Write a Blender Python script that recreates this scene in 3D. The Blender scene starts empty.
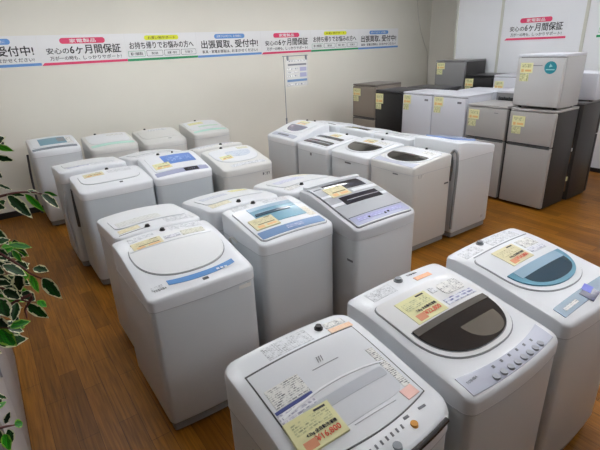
import bpy, bmesh, math, random
from mathutils import Vector, Matrix
random.seed(7)
S = bpy.context.scene
COL = S.collection
PI = math.pi

# ------------------------------------------------------------------ materials
def lin(c):
    c = c / 255.0
    return c / 12.92 if c <= 0.04045 else ((c + 0.055) / 1.055) ** 2.4
def rgb(r, g, b): return (lin(r), lin(g), lin(b), 1.0)
MC = {}
def mat(name, col, rough=0.4, metal=0.0, spec=0.5, emit=0.0, coat=0.0, noise=0.0):
    if name in MC: return MC[name]
    m = bpy.data.materials.new(name); m.use_nodes = True
    nt = m.node_tree; b = nt.nodes['Principled BSDF']
    b.inputs['Base Color'].default_value = rgb(*col)
    b.inputs['Roughness'].default_value = rough
    b.inputs['Metallic'].default_value = metal
    b.inputs['Specular IOR Level'].default_value = spec
    b.inputs['Coat Weight'].default_value = coat
    b.inputs['Coat Roughness'].default_value = 0.06
    if emit:
        b.inputs['Emission Color'].default_value = rgb(*col)
        b.inputs['Emission Strength'].default_value = emit
    if noise:
        n = nt.nodes.new('ShaderNodeTexNoise'); n.inputs['Scale'].default_value = 3.0
        n.inputs['Detail'].default_value = 3
        tc = nt.nodes.new('ShaderNodeTexCoord'); nt.links.new(tc.outputs['Object'], n.inputs['Vector'])
        mx = nt.nodes.new('ShaderNodeMix'); mx.data_type = 'RGBA'
        c = rgb(*col)
        mx.inputs[6].default_value = tuple(x * (1 - noise) for x in c[:3]) + (1,)
        mx.inputs[7].default_value = tuple(min(1, x * (1 + noise)) for x in c[:3]) + (1,)
        nt.links.new(n.outputs['Fac'], mx.inputs[0]); nt.links.new(mx.outputs[2], b.inputs['Base Color'])
    MC[name] = m
    return m

def print_mat(name, paper, ink, sx=0.02, sy=0.007, cover=0.5):
    """paper with rows of small printed dashes, in object space"""
    m = bpy.data.materials.new(name); m.use_nodes = True
    nt = m.node_tree; b = nt.nodes['Principled BSDF']; b.inputs['Roughness'].default_value = 0.35
    tc = nt.nodes.new('ShaderNodeTexCoord'); br = nt.nodes.new('ShaderNodeTexBrick')
    br.inputs['Scale'].default_value = 1.0
    br.inputs['Brick Width'].default_value = sx; br.inputs['Row Height'].default_value = sy
    br.inputs['Mortar Size'].default_value = sy * 0.24; br.inputs['Mortar Smooth'].default_value = 0.3
    br.inputs['Color1'].default_value = rgb(*ink)
    br.inputs['Color2'].default_value = rgb(*[int(i * 0.4 + p * 0.6) for i, p in zip(ink, paper)])
    br.inputs['Mortar'].default_value = rgb(*paper); br.inputs['Bias'].default_value = cover - 0.5
    nt.links.new(tc.outputs['Object'], br.inputs['Vector'])
    nz = nt.nodes.new('ShaderNodeTexNoise'); nz.inputs['Scale'].default_value = 55
    nt.links.new(tc.outputs['Object'], nz.inputs['Vector'])
    rp = nt.nodes.new('ShaderNodeValToRGB'); rp.color_ramp.elements[0].position = 0.4; rp.color_ramp.elements[1].position = 0.62
    nt.links.new(nz.outputs['Fac'], rp.inputs['Fac'])
    mx = nt.nodes.new('ShaderNodeMix'); mx.data_type = 'RGBA'
    mx.inputs[7].default_value = rgb(*paper)
    nt.links.new(rp.outputs['Color'], mx.inputs[0]); nt.links.new(br.outputs['Color'], mx.inputs[6])
    nt.links.new(mx.outputs[2], b.inputs['Base Color'])
    MC[name] = m
    return m

WHITE = mat('white_plastic', (224, 227, 231), 0.3, coat=0.15)
PAINT = mat('white_paint', (211, 216, 220), 0.36)
COOL = mat('cool_white_paint', (204, 212, 218), 0.36)
WARM = mat('warm_white_paint', (212, 212, 209), 0.38)
PLINTH = mat('plinth_grey', (132, 130, 128), 0.5)
LGREY = mat('light_grey_plastic', (186, 190, 196), 0.3)
GLID = mat('pearl_grey_lid', (228, 231, 235), 0.16, coat=0.4)
GREY = mat('grey_plastic', (128, 132, 138), 0.4)
DGREY = mat('dark_grey_plastic', (58, 60, 64), 0.4)
BLACK = mat('black_rubber', (18, 18, 20), 0.5)
INK = mat('black_ink', (30, 30, 34), 0.6)
INKG = mat('grey_ink', (110, 112, 118), 0.6)
SILV = mat('silver_plastic', (176, 178, 184), 0.3, 0.35)
CHROME = mat('chrome_trim', (190, 190, 190), 0.12, 0.95)
BRZ = mat('dark_chrome_trim', (88, 86, 90), 0.16, 0.75)
SEAM = mat('seam_line', (184, 187, 192), 0.5)
SMOKE = mat('smoked_window', (30, 26, 26), 0.06, coat=0.6)
SMOKEG = mat('smoked_window_lip', (96, 92, 88), 0.15, coat=0.4)
SMOKEB = mat('smoked_blue_black_window', (26, 26, 42), 0.08, coat=0.5)
TEAL = mat('teal_window', (92, 146, 168), 0.28, coat=0.15)
TEALD = mat('deep_teal_window', (44, 70, 86), 0.14, coat=0.3)
TEALL = mat('pale_teal_window', (140, 168, 188), 0.3, coat=0.1)
BLUE = mat('blue_panel', (86, 138, 196), 0.3)
STEELB = mat('steel_blue_panel', (104, 136, 176), 0.3)
CORN = mat('cornflower_label', (84, 122, 190), 0.35)
PALEB = mat('pale_blue_lid', (150, 172, 218), 0.25, coat=0.4)
PURP = mat('lavender_panel', (154, 158, 186), 0.3)
PANG = mat('bluish_grey_panel', (176, 180, 196), 0.28)
MINT = mat('mint_strip', (172, 214, 202), 0.35)
YEL = mat('yellow_card', (224, 221, 168), 0.5)
YELP = mat('pale_yellow_card', (216, 208, 168), 0.5)
ORG = mat('orange_print', (216, 146, 108), 0.5)
RED = mat('red_print', (222, 92, 66), 0.5)
PINK = mat('pink_sticker', (240, 196, 186), 0.5)
NAVY = mat('navy_print', (64, 76, 140), 0.45)
AMBER = mat('amber_button', (214, 150, 56), 0.35)
PAPER = mat('white_paper', (236, 236, 232), 0.5)
HOSE = mat('grey_hose', (120, 122, 124), 0.5)
PRT = print_mat('deck_print', (220, 223, 227), (120, 124, 130))
PRTD = print_mat('sticker_print', (232, 232, 228), (70, 72, 80))
PRTY = print_mat('card_print', (222, 220, 168), (140, 146, 110), 0.018, 0.008)
PRTC = print_mat('pale_card_print', (216, 208, 168), (160, 150, 110), 0.018, 0.008)
PRTW = print_mat('notice_print', (236, 236, 232), (86, 90, 110), 0.05, 0.02)

# ------------------------------------------------------------------ object helpers
def obj(name, bm, m, parent=None, smooth=True, loc=None):
    me = bpy.data.meshes.new(name)
    bmesh.ops.recalc_face_normals(bm, faces=bm.faces[:])
    bm.to_mesh(me); bm.free()
    ms = m if isinstance(m, (list, tuple)) else [m]
    for x in ms: me.materials.append(x)
    if smooth:
        for p in me.polygons: p.use_smooth = True
        try: me.set_sharp_from_angle(angle=math.radians(38))
        except Exception: pass
    o = bpy.data.objects.new(name, me); COL.objects.link(o)
    if parent is not None: o.parent = parent
    if loc: o.location = loc
    return o
def thing(name, label, cat, loc=(0, 0, 0), rot=0.0, group=None):
    o = bpy.data.objects.new(name, None); COL.objects.link(o)
    o.empty_display_size = 0.1
    o.location = loc; o.rotation_euler = (0, 0, rot)
    o['label'] = label; o['category'] = cat
    if group: o['group'] = group
    return o
def struct(name, bm, m):
    o = obj(name, bm, m, smooth=False); o['kind'] = 'structure'; return o
def box(bm, x0, y0, z0, x1, y1, z1, r=0.0, mi=0, seg=2):
    vs = [bm.verts.new(p) for p in ((x0,y0,z0),(x1,y0,z0),(x1,y1,z0),(x0,y1,z0),(x0,y0,z1),(x1,y0,z1),(x1,y1,z1),(x0,y1,z1))]
    fs = [bm.faces.new([vs[i] for i in q]) for q in ((0,3,2,1),(4,5,6,7),(0,1,5,4),(1,2,6,5),(2,3,7,6),(3,0,4,7))]
    for f in fs: f.material_index = mi
    if r > 0:
        es = list({e for f in fs for e in f.edges})
        g = bmesh.ops.bevel(bm, geom=es, offset=r, segments=seg, profile=0.5, affect='EDGES')
        for f in g['faces']: f.material_index = mi
    return bm
def nbox(*a, **k):
    return box(bmesh.new(), *a, **k)
def cyl(bm, p0, p1, r0, r1=None, n=14, caps=True):
    r1 = r0 if r1 is None else r1
    p0, p1 = Vector(p0), Vector(p1); d = (p1 - p0).normalized()
    a = d.orthogonal().normalized(); b = d.cross(a)
    A, B = [], []
    for i in range(n):
        t = 2 * PI * i / n; v = a * math.cos(t) + b * math.sin(t)
        A.append(bm.verts.new(p0 + v * r0)); B.append(bm.verts.new(p1 + v * r1))
    for i in range(n):
        j = (i + 1) % n; bm.faces.new((A[i], A[j], B[j], B[i]))
    if caps: bm.faces.new(A[::-1]); bm.faces.new(B)
    return bm
def smoothpath(pts, k=6):
    P = [Vector(p) for p in pts]; out = []
    for i in range(len(P) - 1):
        p0 = P[max(i - 1, 0)]; p1 = P[i]; p2 = P[i + 1]; p3 = P[min(i + 2, len(P) - 1)]
        for j in range(k):
            t = j / k
            out.append(0.5 * ((2 * p1) + (p2 - p0) * t + (2 * p0 - 5 * p1 + 4 * p2 - p3) * t * t + (3 * p1 - p0 - 3 * p2 + p3) * t ** 3))
    out.append(P[-1]); return out
def tube(bm, pts, r0, r1=None, n=8, k=6):
    P = smoothpath(pts, k) if k else [Vector(p) for p in pts]
    r1 = r0 if r1 is None else r1
    prev = None; a = None
    for i, p in enumerate(P):
        d = (P[min(i + 1, len(P) - 1)] - P[max(i - 1, 0)]).normalized()
        a = d.orthogonal().normalized() if a is None else (a - d * a.dot(d)).normalized()
        b = d.cross(a); r = r0 + (r1 - r0) * i / (len(P) - 1)
        ring = [bm.verts.new(p + (a * math.cos(2 * PI * j / n) + b * math.sin(2 * PI * j / n)) * r) for j in range(n)]
        if prev:
            for j in range(n):
                l = (j + 1) % n; bm.faces.new((prev[j], prev[l], ring[l], ring[j]))
        else: bm.faces.new(ring[::-1])
        prev = ring
    bm.faces.new(prev)
    return bm
TXT = {}
def text_bm(body, w, h, bold=0.012, place=None, skew=0.0):
    """letters as a flat mesh fitted in a w x h box centred at the origin of (u, v); place(u, v) -> xyz"""
    key = body
    if key not in TXT:
        c = bpy.data.curves.new('lettering', 'FONT'); c.body = body; c.resolution_u = 2
        o = bpy.data.objects.new('lettering', c); COL.objects.link(o)
        dg = bpy.context.evaluated_depsgraph_get()
        me = bpy.data.meshes.new_from_object(o.evaluated_get(dg))
        vs = [(v.co.x, v.co.y) for v in me.vertices]; fs = [list(p.vertices) for p in me.polygons]
        bpy.data.objects.remove(o); bpy.data.curves.remove(c); bpy.data.meshes.remove(me)
        x0 = min(v[0] for v in vs); x1 = max(v[0] for v in vs); y0 = min(v[1] for v in vs); y1 = max(v[1] for v in vs)
        TXT[key] = ([((x - (x0 + x1) / 2) / (x1 - x0), (y - (y0 + y1) / 2) / (y1 - y0)) for x, y in vs], fs)
    vs, fs = TXT[key]
    bm = bmesh.new()
    e = bold * h
    p0, p1, p2 = (Vector(place(*q)) for q in ((0, 0), (0.01, 0), (0, 0.01)))
    nn = (p1 - p0).cross(p2 - p0).normalized()
    for q, (dx, dy) in enumerate(((-e, -e), (e, -e), (-e, e), (e, e)) if bold > 0.001 else ((0, 0),)):
        V = [bm.verts.new(Vector(place(x * w + dx, y * h + dy)) + nn * (0.00025 * q)) for x, y in vs]
        for f in fs:
            try: bm.faces.new([V[i] for i in f])
            except ValueError: pass
    return bm

# ------------------------------------------------------------------ camera
u_ = (-0.039142666, -0.926121766, -0.375188387)
r_ = (0.812233922, -0.248190513, 0.527899162)
l_ = (-0.582017103, -0.284077355, 0.761942353)
cam = bpy.data.cameras.new('camera'); co = bpy.data.objects.new('camera', cam); COL.objects.link(co)
cam.sensor_width = 36; cam.lens = 442.3 / 600 * 36; cam.clip_start = 0.05
right = Vector((r_[0], l_[0], u_[0])); up = -Vector((r_[1], l_[1], u_[1])); back = -Vector((r_[2], l_[2], u_[2]))
M = Matrix((right, up, back)).transposed().to_4x4(); M.translation = (0, 0, 1.85)
co.matrix_world = M
S.camera = co

# ------------------------------------------------------------------ room
def floor_mat():
    m = bpy.data.materials.new('wood_floor'); m.use_nodes = True
    nt = m.node_tree; b = nt.nodes['Principled BSDF']; N = nt.nodes.new; L = nt.links.new
    tc = N('ShaderNodeTexCoord'); mp = N('ShaderNodeMapping'); mp.inputs['Rotation'].default_value = (0, 0, PI / 2)
    L(tc.outputs['Object'], mp.inputs['Vector'])
    br = N('ShaderNodeTexBrick'); br.offset = 0.37; br.inputs['Scale'].default_value = 1
    br.inputs['Brick Width'].default_value = 0.62; br.inputs['Row Height'].default_value = 0.102
    br.inputs['Mortar Size'].default_value = 0.0012; br.inputs['Mortar Smooth'].default_value = 0.4
    br.inputs['Color1'].default_value = rgb(146, 96, 30); br.inputs['Color2'].default_value = rgb(116, 73, 21)
    br.inputs['Mortar'].default_value = rgb(58, 32, 14); br.inputs['Bias'].default_value = -0.1
    L(mp.outputs['Vector'], br.inputs['Vector'])
    m2 = N('ShaderNodeMapping'); m2.inputs['Scale'].default_value = (34, 1.6, 1); L(tc.outputs['Object'], m2.inputs['Vector'])
    nz = N('ShaderNodeTexNoise'); nz.inputs['Scale'].default_value = 2.2; nz.inputs['Detail'].default_value = 7; nz.inputs['Distortion'].default_value = 0.7
    L(m2.outputs['Vector'], nz.inputs['Vector'])
    rp = N('ShaderNodeValToRGB'); rp.color_ramp.elements[0].position = 0.3; rp.color_ramp.elements[1].position = 0.7
    rp.color_ramp.elements[0].color = (0.5, 0.46, 0.42, 1); rp.color_ramp.elements[1].color = (1.15, 1.12, 1.0, 1)
    L(nz.outputs['Fac'], rp.inputs['Fac'])
    mx = N('ShaderNodeMix'); mx.data_type = 'RGBA'; mx.blend_type = 'MULTIPLY'; mx.inputs[0].default_value = 0.85
    L(br.outputs['Color'], mx.inputs[6]); L(rp.outputs['Color'], mx.inputs[7]); L(mx.outputs[2], b.inputs['Base Color'])
    b.inputs['Roughness'].default_value = 0.38; b.inputs['Specular IOR Level'].default_value = 0.16
    return m
WALLM = mat('painted_wall', (224, 221, 210), 0.85, spec=0.2, noise=0.02)
WALLR = mat('painted_side_wall', (228, 226, 218), 0.85, spec=0.2, noise=0.02)
PANELM = mat('partition_board', (228, 230, 233), 0.5, spec=0.3, noise=0.02)
SEAMM = mat('partition_post', (198, 198, 188), 0.6)
BASEM = mat('dark_baseboard', (34, 32, 32), 0.5)
CEILM = mat('ceiling_board', (224, 223, 218), 0.9, spec=0.1, noise=0.03)
WY = 6.35; CZ = 2.78
bm = bmesh.new(); box(bm, -3.2, -3.2, -0.06, 7.9, WY + 0.12, 0.0); struct('floor', bm, floor_mat())
struct('wall_back', nbox(-3.2, WY, 0, 7.9, WY + 0.12, CZ), WALLM)
struct('wall_right', nbox(7.78, -3.2, 0, 7.9, WY, CZ), WALLR)
struct('wall_left', nbox(-3.2, -3.2, 0, -3.08, WY, CZ), WALLM)
struct('ceiling', nbox(-3.2, -3.2, CZ, 7.9, WY + 0.12, CZ + 0.1), CEILM)
struct('baseboard_back', nbox(-3.08, WY - 0.012, 0, 7.78, WY, 0.075), BASEM)
struct('baseboard_right', nbox(7.768, -3.2, 0, 7.78, WY - 0.012, 0.075), BASEM)
# partition boards standing in front of the side wall
ys = [5.16, 4.34, 3.10, 1.86, 0.62]
for i in range(4):
    bm = bmesh.new(); box(bm, 7.0, ys[i + 1] + 0.022, 0.06, 7.03, ys[i] - 0.022, CZ - 0.01, 0.003)
    struct('wall_partition_%d' % (i + 1) if i else 'wall_partition', bm, PANELM)
for i, y in enumerate(ys):
    struct('trim_%d' % (i + 1), nbox(6.99, y - 0.02, 0.0, 7.04, y + 0.02, CZ - 0.01, 0.004), SEAMM)
struct('baseboard_partition', nbox(6.996, 0.64, 0, 7.034, 5.14, 0.058), BASEM)

# ceiling lights
TUBE = mat('fluorescent_diffuser', (249, 251, 255), 0.5, emit=27.5)
HOUS = mat('light_housing', (226, 226, 224), 0.5)
for iy, y in enumerate((-1.1, 0.75, 2.55, 4.6)):
    for ix, x in enumerate((0.3, 2.0, 3.75, 5.5)):
        if ix == 0 and iy < 2: continue
        t = thing('ceiling_light', 'white twin-tube ceiling light fixed above the shop floor', 'ceiling light', (x, y, CZ), 0, 'ceiling lights in rows')
        obj('housing', nbox(-0.62, -0.13, -0.05, 0.62, 0.13, -0.001, 0.008), HOUS, t)
        for s in (-1, 1):
            bm = bmesh.new(); cyl(bm, (-0.59, s * 0.065, -0.075), (0.59, s * 0.065, -0.075), 0.02, n=10)
            obj('fluorescent_tube', bm, TUBE, t)
# ------------------------------------------------------------------ washing machines
mat('olive_ink', (120, 114, 84), 0.6); mat('soft_orange', (226, 180, 128), 0.5)
class Washer:
    """one top-loading machine: front at local y=0 facing -Y, back at y=d"""
    def __init__(s, label, loc, rot, w=0.53, d=0.56, zf=0.84, zr=0.93, body=None, cover=None, bow=0.012, crown=0.012, r=0.035, seam=0.055, deck=0.2, sag=0.0, side_bow=0.0):
        s.w, s.d, s.zf, s.zr, s.bow, s.crown, s.r, s.deck, s.sag = w, d, zf, zr, bow, crown, r, deck, sag
        s.root = thing('washing_machine', label, 'washing machine', (loc[0], loc[1], 0), rot, 'second-hand washing machines on the shop floor')
        body = body or PAINT; cover = cover or (WARM if body is WARM else WHITE)
        s.cover = cover
        zs = zf - seam - 0.03
        # cabinet
        bm = bmesh.new()
        loops = [s.outline(0.003), s.outline(0.003), s.outline(0.012), s.outline(0.03)]
        zz = [zs, 0.09, 0.075, 0.075]
        s.loft(bm, loops, zz, cap_top=True, cap_bot=True)
        obj('cabinet', bm, body, s.root)
        # plinth and feet
        bm = bmesh.new(); L = [s.outline(0.02), s.outline(0.02)]
        s.loft(bm, L, [0.074, 0.022], cap_top=True, cap_bot=True); obj('base', bm, PLINTH, s.root)
        for fx in (-1, 1):
            for fy in (0.07, d - 0.07):
                bm = bmesh.new(); cyl(bm, (fx * (w / 2 - 0.07), fy, 0.0), (fx * (w / 2 - 0.07), fy, 0.023), 0.022, 0.018); obj('foot', bm, DGREY, s.root)
        # top cover: rounded rim, cap that follows the sloping top
        bm = bmesh.new()
        e = 0.013
        rows0 = s.grid(0.0)
        bl = s.boundary(rows0)
        rim = []
        for ins, drop in ((0.0, None), (0.0, e), (e * 0.3, e * 0.3), (e, 0.0)):
            loop = s.boundary(s.grid(ins))
            rim.append([bm.verts.new((x, y, zs + 0.001 if drop is None else s.surf(x, y) - drop)) for x, y in loop])
        for A, B in zip(rim, rim[1:]):
            n = len(A)
            for i in range(n):
                j = (i + 1) % n; bm.faces.new((A[i], A[j], B[j], B[i]))
        g = s.grid(e); V = []
        idx = {}
        bd = s.boundary_idx(len(g), len(g[0]))
        for q, (i, j) in enumerate(bd): idx[(i, j)] = rim[-1][q]
        for i, row in enumerate(g):
            for j, (x, y) in enumerate(row):
                if (i, j) not in idx: idx[(i, j)] = bm.verts.new((x, y, s.surf(x, y)))
        for i in range(len(g) - 1):
            for j in range(len(g[0]) - 1):
                bm.faces.new((idx[(i, j)], idx[(i, j + 1)], idx[(i + 1, j + 1)], idx[(i + 1, j)]))
        obj('top_cover', bm, cover, s.root)
        bm = bmesh.new(); s.loft(bm, [s.outline(0.002), s.outline(-0.0007), s.outline(-0.0007), s.outline(0.002)], [zs + 0.0046, zs + 0.0045, zs + 0.0008, zs + 0.0007])
        obj('cover_seam', bm, SEAM, s.root)
    def half(s, y, ins):
        hw = s.w / 2 - ins; r = max(s.r - ins, 0.006); y0 = ins; y1 = s.d - ins
        if y < y0 + r: t = (y0 + r - y) / r; return hw - r + r * math.sqrt(max(0, 1 - t * t))
        if y > y1 - r: t = (y - y1 + r) / r; return hw - r + r * math.sqrt(max(0, 1 - t * t))
        return hw
    def grid(s, ins, nx=14):
        r = max(s.r - ins, 0.006); y0 = ins; y1 = s.d - ins
        yv = [y0 + r * (1 - math.cos(a * PI / 10)) for a in range(5)]
        yv += [y0 + r + (y1 - y0 - 2 * r) * k / 22 for k in range(23)]
        yv += [y1 - r + r * math.sin(a * PI / 10) for a in range(1, 6)]
        out = []
        for y in yv:
            h = s.half(y, ins)
            out.append([s.bowed(-h + 2 * h * j / nx, y) for j in range(nx + 1)])
        return out
    def bowed(s, x, y):
        return (x, y - s.bow * (1 - (2 * x / s.w) ** 2) * max(0.0, 1 - y / (0.5 * s.d)))
    @staticmethod
    def boundary_idx(n, m):
        return [(0, j) for j in range(m)] + [(i, m - 1) for i in range(1, n)] + [(n - 1, j) for j in range(m - 2, -1, -1)] + [(i, 0) for i in range(n - 2, 0, -1)]
    def boundary(s, g):
        return [g[i][j] for i, j in s.boundary_idx(len(g), len(g[0]))]
    def outline(s, ins): return s.boundary(s.grid(ins))
    def loft(s, bm, loops, zz, cap_top=False, cap_bot=False):
        R = [[bm.verts.new((x, y, z)) for x, y in l] for l, z in zip(loops, zz)]
        for A, B in zip(R, R[1:]):
            n = len(A)
            for i in range(n):
                j = (i + 1) % n; bm.faces.new((A[i], A[j], B[j], B[i]))
        if cap_top: bm.faces.new(R[0])
        if cap_bot: bm.faces.new(R[-1][::-1])
    def surf(s, x, y):
        d = s.d; yd = d * (1 - s.deck)
        if y >= yd: z = s.zr - 0.004 * (d - y) / (d - yd)
        else:
            t = max(0.0, y / yd); z = s.zf + (s.zr - 0.004 - s.zf) * (0.62 * t + 0.38 * t * t * (3 - 2 * t)) + s.sag * math.sin(PI * t)
        f = max(0.0, 1 - y / 0.09); z -= 0.012 * f * f
        b = max(0.0, 1 - (d - y) / 0.05); z -= 0.008 * b * b
        return z - s.crown * (2 * x / s.w) ** 2
    # ---- things fixed on the top follow its slope
    def plate(s, name, pts, m, lift, parent=None, cell=0.03, dip=None, thick=None):
        bm = bmesh.new()
        vs = [bm.verts.new((x, y, 0)) for x, y in pts]
        bm.faces.new(vs)
        xs = [p[0] for p in pts]; yv = [p[1] for p in pts]
        for ax, lo, hi in ((0, min(xs), max(xs)), (1, min(yv), max(yv))):
            n = max(1, int((hi - lo) / cell))
            for k in range(1, n):
                c = [0, 0, 0]; c[ax] = lo + (hi - lo) * k / n; no = [0, 0, 0]; no[ax] = 1
                bmesh.ops.bisect_plane(bm, geom=bm.verts[:] + bm.edges[:] + bm.faces[:], plane_co=c, plane_no=no, dist=1e-6)
        base = (thick if thick else lift + 0.002)
        for v in bm.verts:
            v.co.z = s.surf(v.co.x, v.co.y) + lift - (dip(v.co.x, v.co.y) if dip else 0)
        top = bm.faces[:]
        for f in top:
            if f.normal.z < 0: f.normal_flip()
        be = [e for e in bm.edges if e.is_boundary]
        g = bmesh.ops.extrude_edge_only(bm, edges=be)
        for v in [v for v in g['geom'] if isinstance(v, bmesh.types.BMVert)]: v.co.z -= base
        return obj(name, bm, m, parent or s.root)
    def letters(s, name, body, x, y, w, h, m, lift, rot=0.0, parent=None, bold=0.012):
        c, n = math.cos(rot), math.sin(rot)
        def pl(u, v):
            X = x + c * u - n * v; Y = y + n * u + c * v
            return (X, Y, s.surf(X, Y) + lift)
        return obj(name, text_bm(body, w, h, bold, pl), m, parent or s.root, smooth=False)
    def inlet(s, x, y=None, r=0.014, m=None):
        y = s.d - 0.045 if y is None else y
        z = s.surf(x, y); bm = bmesh.new(); cyl(bm, (x, y, z - 0.004), (x, y, z + 0.004), r * 1.15, n=16); cyl(bm, (x, y, z + 0.003), (x, y, z + 0.014), r * 0.9, r * 0.8, n=16)
        return obj('water_inlet', bm, m or BLACK, s.root)
    def deck_print(s, x0, x1, y0=None, y1=None, m=None):
        y0 = s.d - 0.1 if y0 is None else y0; y1 = s.d - 0.03 if y1 is None else y1
        return s.plate('instruction_print', rect(x0, y0, x1, y1), m or PRT, 0.0012)
    def card(s, x, y, w=0.15, h=0.1, rot=0.0, m=None, lift=0.006, price=None, title=None):
        c = s.plate('price_card', turn(rect(x - w / 2, y - h / 2, x + w / 2, y + h / 2), x, y, rot), m or YEL, lift)
        cs, sn = math.cos(rot), math.sin(rot)
        def at(u, v): return (x + cs * u * w - sn * v * h, y + sn * u * w + cs * v * h)
        def blk(u0, v0, u1, v1): return [at(u0, v0), at(u1, v0), at(u1, v1), at(u0, v1)]
        s.plate('card_small_print', blk(-0.4, 0.02, 0.4, 0.36), PRTY if m is not YELP else PRTC, lift + 0.0008, c, thick=0.0006)
        s.plate('card_heading', blk(0.14, 0.38, 0.4, 0.44), INK if price else MC['olive_ink'], lift + 0.0008, c, thick=0.0006)
        if title:
            X, Y = at(0.08, -0.1); s.letters('card_title', title, X, Y, w * 0.66, h * 0.12, INK, lift + 0.0016, rot, c, 0.02)
        else: s.plate('card_title', blk(-0.3, -0.15, 0.4, -0.07), mat('olive_ink', (120, 114, 84), 0.6), lift + 0.0008, c, thick=0.0006)
        if price:
            X, Y = at(0.14, -0.29); s.letters('card_price', price, X, Y, w * 0.52, h * 0.19, RED, lift + 0.0016, rot, c, 0.02)
        else: s.plate('card_price', blk(0.0, -0.4, 0.4, -0.22), mat('soft_orange', (226, 180, 128), 0.5), lift + 0.0008, c, thick=0.0006)
        s.plate('card_stamp', blk(-0.38, -0.44, -0.12, -0.2), ORG if price else MC['soft_orange'], lift + 0.0008, c, thick=0.0006)
        return c
    def front_mark(s, x, z, w=0.07, h=0.018, m=None, name='model_mark'):
        y = -s.bow * (1 - (2 * x / s.w) ** 2) + 0.0025
        return obj(name, nbox(x - w / 2, y - 0.0015, z - h / 2, x + w / 2, y + 0.002, z + h / 2), m or INKG, s.root, smooth=False)
    def side_mark(s, side, y, z, w=0.05, h=0.02, m=None, name='energy_mark'):
        x = side * (s.w / 2 - 0.003)
        return obj(name, nbox(x - 0.0015, y - w / 2, z - h / 2, x + 0.0015, y + w / 2, z + h / 2), m or INKG, s.root, smooth=False)
    def hose(s, pts, r=0.013, m=None, name='drain_hose'):
        bm = bmesh.new(); tube(bm, pts, r); return obj(name, bm, m or HOSE, s.root)

def rect(x0, y0, x1, y1, r=0.0, n=4):
    if r <= 0: return [(x0, y0), (x1, y0), (x1, y1), (x0, y1)]
    out = []
    for cx, cy, a in ((x1 - r, y0 + r, -90), (x1 - r, y1 - r, 0), (x0 + r, y1 - r, 90), (x0 + r, y0 + r, 180)):
        for k in range(n + 1):
            t = math.radians(a + 90 * k / n); out.append((cx + r * math.cos(t), cy + r * math.sin(t)))
    return out
def turn(pts, cx, cy, a):
    c, s = math.cos(a), math.sin(a)
    return [(cx + c * (x - cx) - s * (y - cy), cy + s * (x - cx) + c * (y - cy)) for x, y in pts]
def dshape(cx, yb, yf, hw, p=2.3, n=24, yback=None, rb=0.03):
    """front curve from (cx-hw, yb) bulging to yf and back; optional straight extension to yback with round corners"""
    out = []
    for k in range(n + 1):
        t = PI + PI * k / n
        c, s = math.cos(t), math.sin(t)
        out.append((cx + hw * math.copysign(abs(c) ** (2 / p), c), yb - (yb - yf) * abs(s) ** (2 / p)))
    if yback:
        for cx2, a in ((cx + hw - rb, 0), (cx - hw + rb, 90)):
            for k in range(5):
                t = math.radians(a + 90 * k / 4); out.append((cx2 + rb * math.cos(t), yback - rb + rb * math.sin(t)))
    # drop doubles
    o2 = []
    for q in out:
        if not o2 or math.hypot(q[0] - o2[-1][0], q[1] - o2[-1][1]) > 1e-4: o2.append(q)
    if math.hypot(o2[0][0] - o2[-1][0], o2[0][1] - o2[-1][1]) < 1e-4: o2.pop()
    return o2
def band(x0, x1, f_lo, f_hi, n=14):
    a = [(x0 + (x1 - x0) * k / n, f_lo(x0 + (x1 - x0) * k / n)) for k in range(n + 1)]
    b = [(x0 + (x1 - x0) * k / n, f_hi(x0 + (x1 - x0) * k / n)) for k in range(n, -1, -1)]
    return a + b
R90 = PI / 2

# ---- F: the row nearest the camera -------------------------------------------------
m = Washer('white top-loader with flat pearl lid, pink sticker and 16,800 yen card', (0.689, 0.588), 0, w=0.525, d=0.53, zf=0.845, zr=0.915, bow=0.03, crown=0.016, r=0.06)
def pocket(x, y):
    # hand recess in the lid, sloping in from the back and steep at the front
    a = max(0, min(1, (0.158 - abs(x - 0.0 + (0.2 - y) * 0.15)) / 0.03)); b = max(0, min(1, (0.235 - y) / 0.06)); c = max(0, min(1, (y - 0.125) / 0.02))
    return 0.017 * a * b * c
lo = lambda x: 0.088 - 0.03 * (1 - (x / 0.22) ** 2)
m.plate('lid_gasket', band(-0.2215, 0.2205, lambda x: lo(x) - 0.003, lambda x: 0.426), DGREY, 0.0008)
ld = m.plate('lid', band(-0.218, 0.214, lo, lambda x: 0.416), GLID, 0.004, dip=lambda x, y: 0.0)
ld2 = m.plate('lid_handle_recess', dshape(0.01, 0.20, 0.115, 0.165, p=5, yback=0.226, rb=0.012), mat('recess_grey', (214, 217, 222), 0.2, coat=0.4), 0.0052)
m.plate('recess_shade_band', rect(-0.15, 0.187, 0.165, 0.222, 0.01), mat('recess_shade', (186, 190, 197), 0.25), 0.0062, ld2, thick=0.0008)  # darker band paints the shade inside the hand recess
m.plate('lid_highlight', band(-0.205, 0.19, lambda x: 0.25 - 0.02 * (x / 0.2) ** 2, lambda x: 0.257 - 0.02 * (x / 0.2) ** 2), mat('ridge_highlight', (246, 248, 252), 0.1, coat=0.6), 0.0065)  # near-white line paints the highlight running along the lid's ridge
m.plate('lid_highlight', band(-0.05, 0.11, lambda x: 0.105 - 0.004 * (x / 0.2), lambda x: 0.104 - 0.004 * (x / 0.2)), MC['ridge_highlight'], 0.0065)  # second painted highlight, at the front of the recess
m.letters('model_emblem', '///', 0.012, 0.345, 0.026, 0.022, INKG, 0.006, 0, None, 0.02)
m.plate('emblem_underline', rect(-0.035, 0.319, 0.07, 0.3215), mat('faint_ink', (150, 152, 158), 0.6), 0.0052)
m.plate('notice_sticker', rect(-0.205, 0.265, -0.085, 0.338), PRTD, 0.0055)
m.plate('sticker_strip', rect(-0.215, 0.252, -0.085, 0.262), NAVY, 0.0062)
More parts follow.
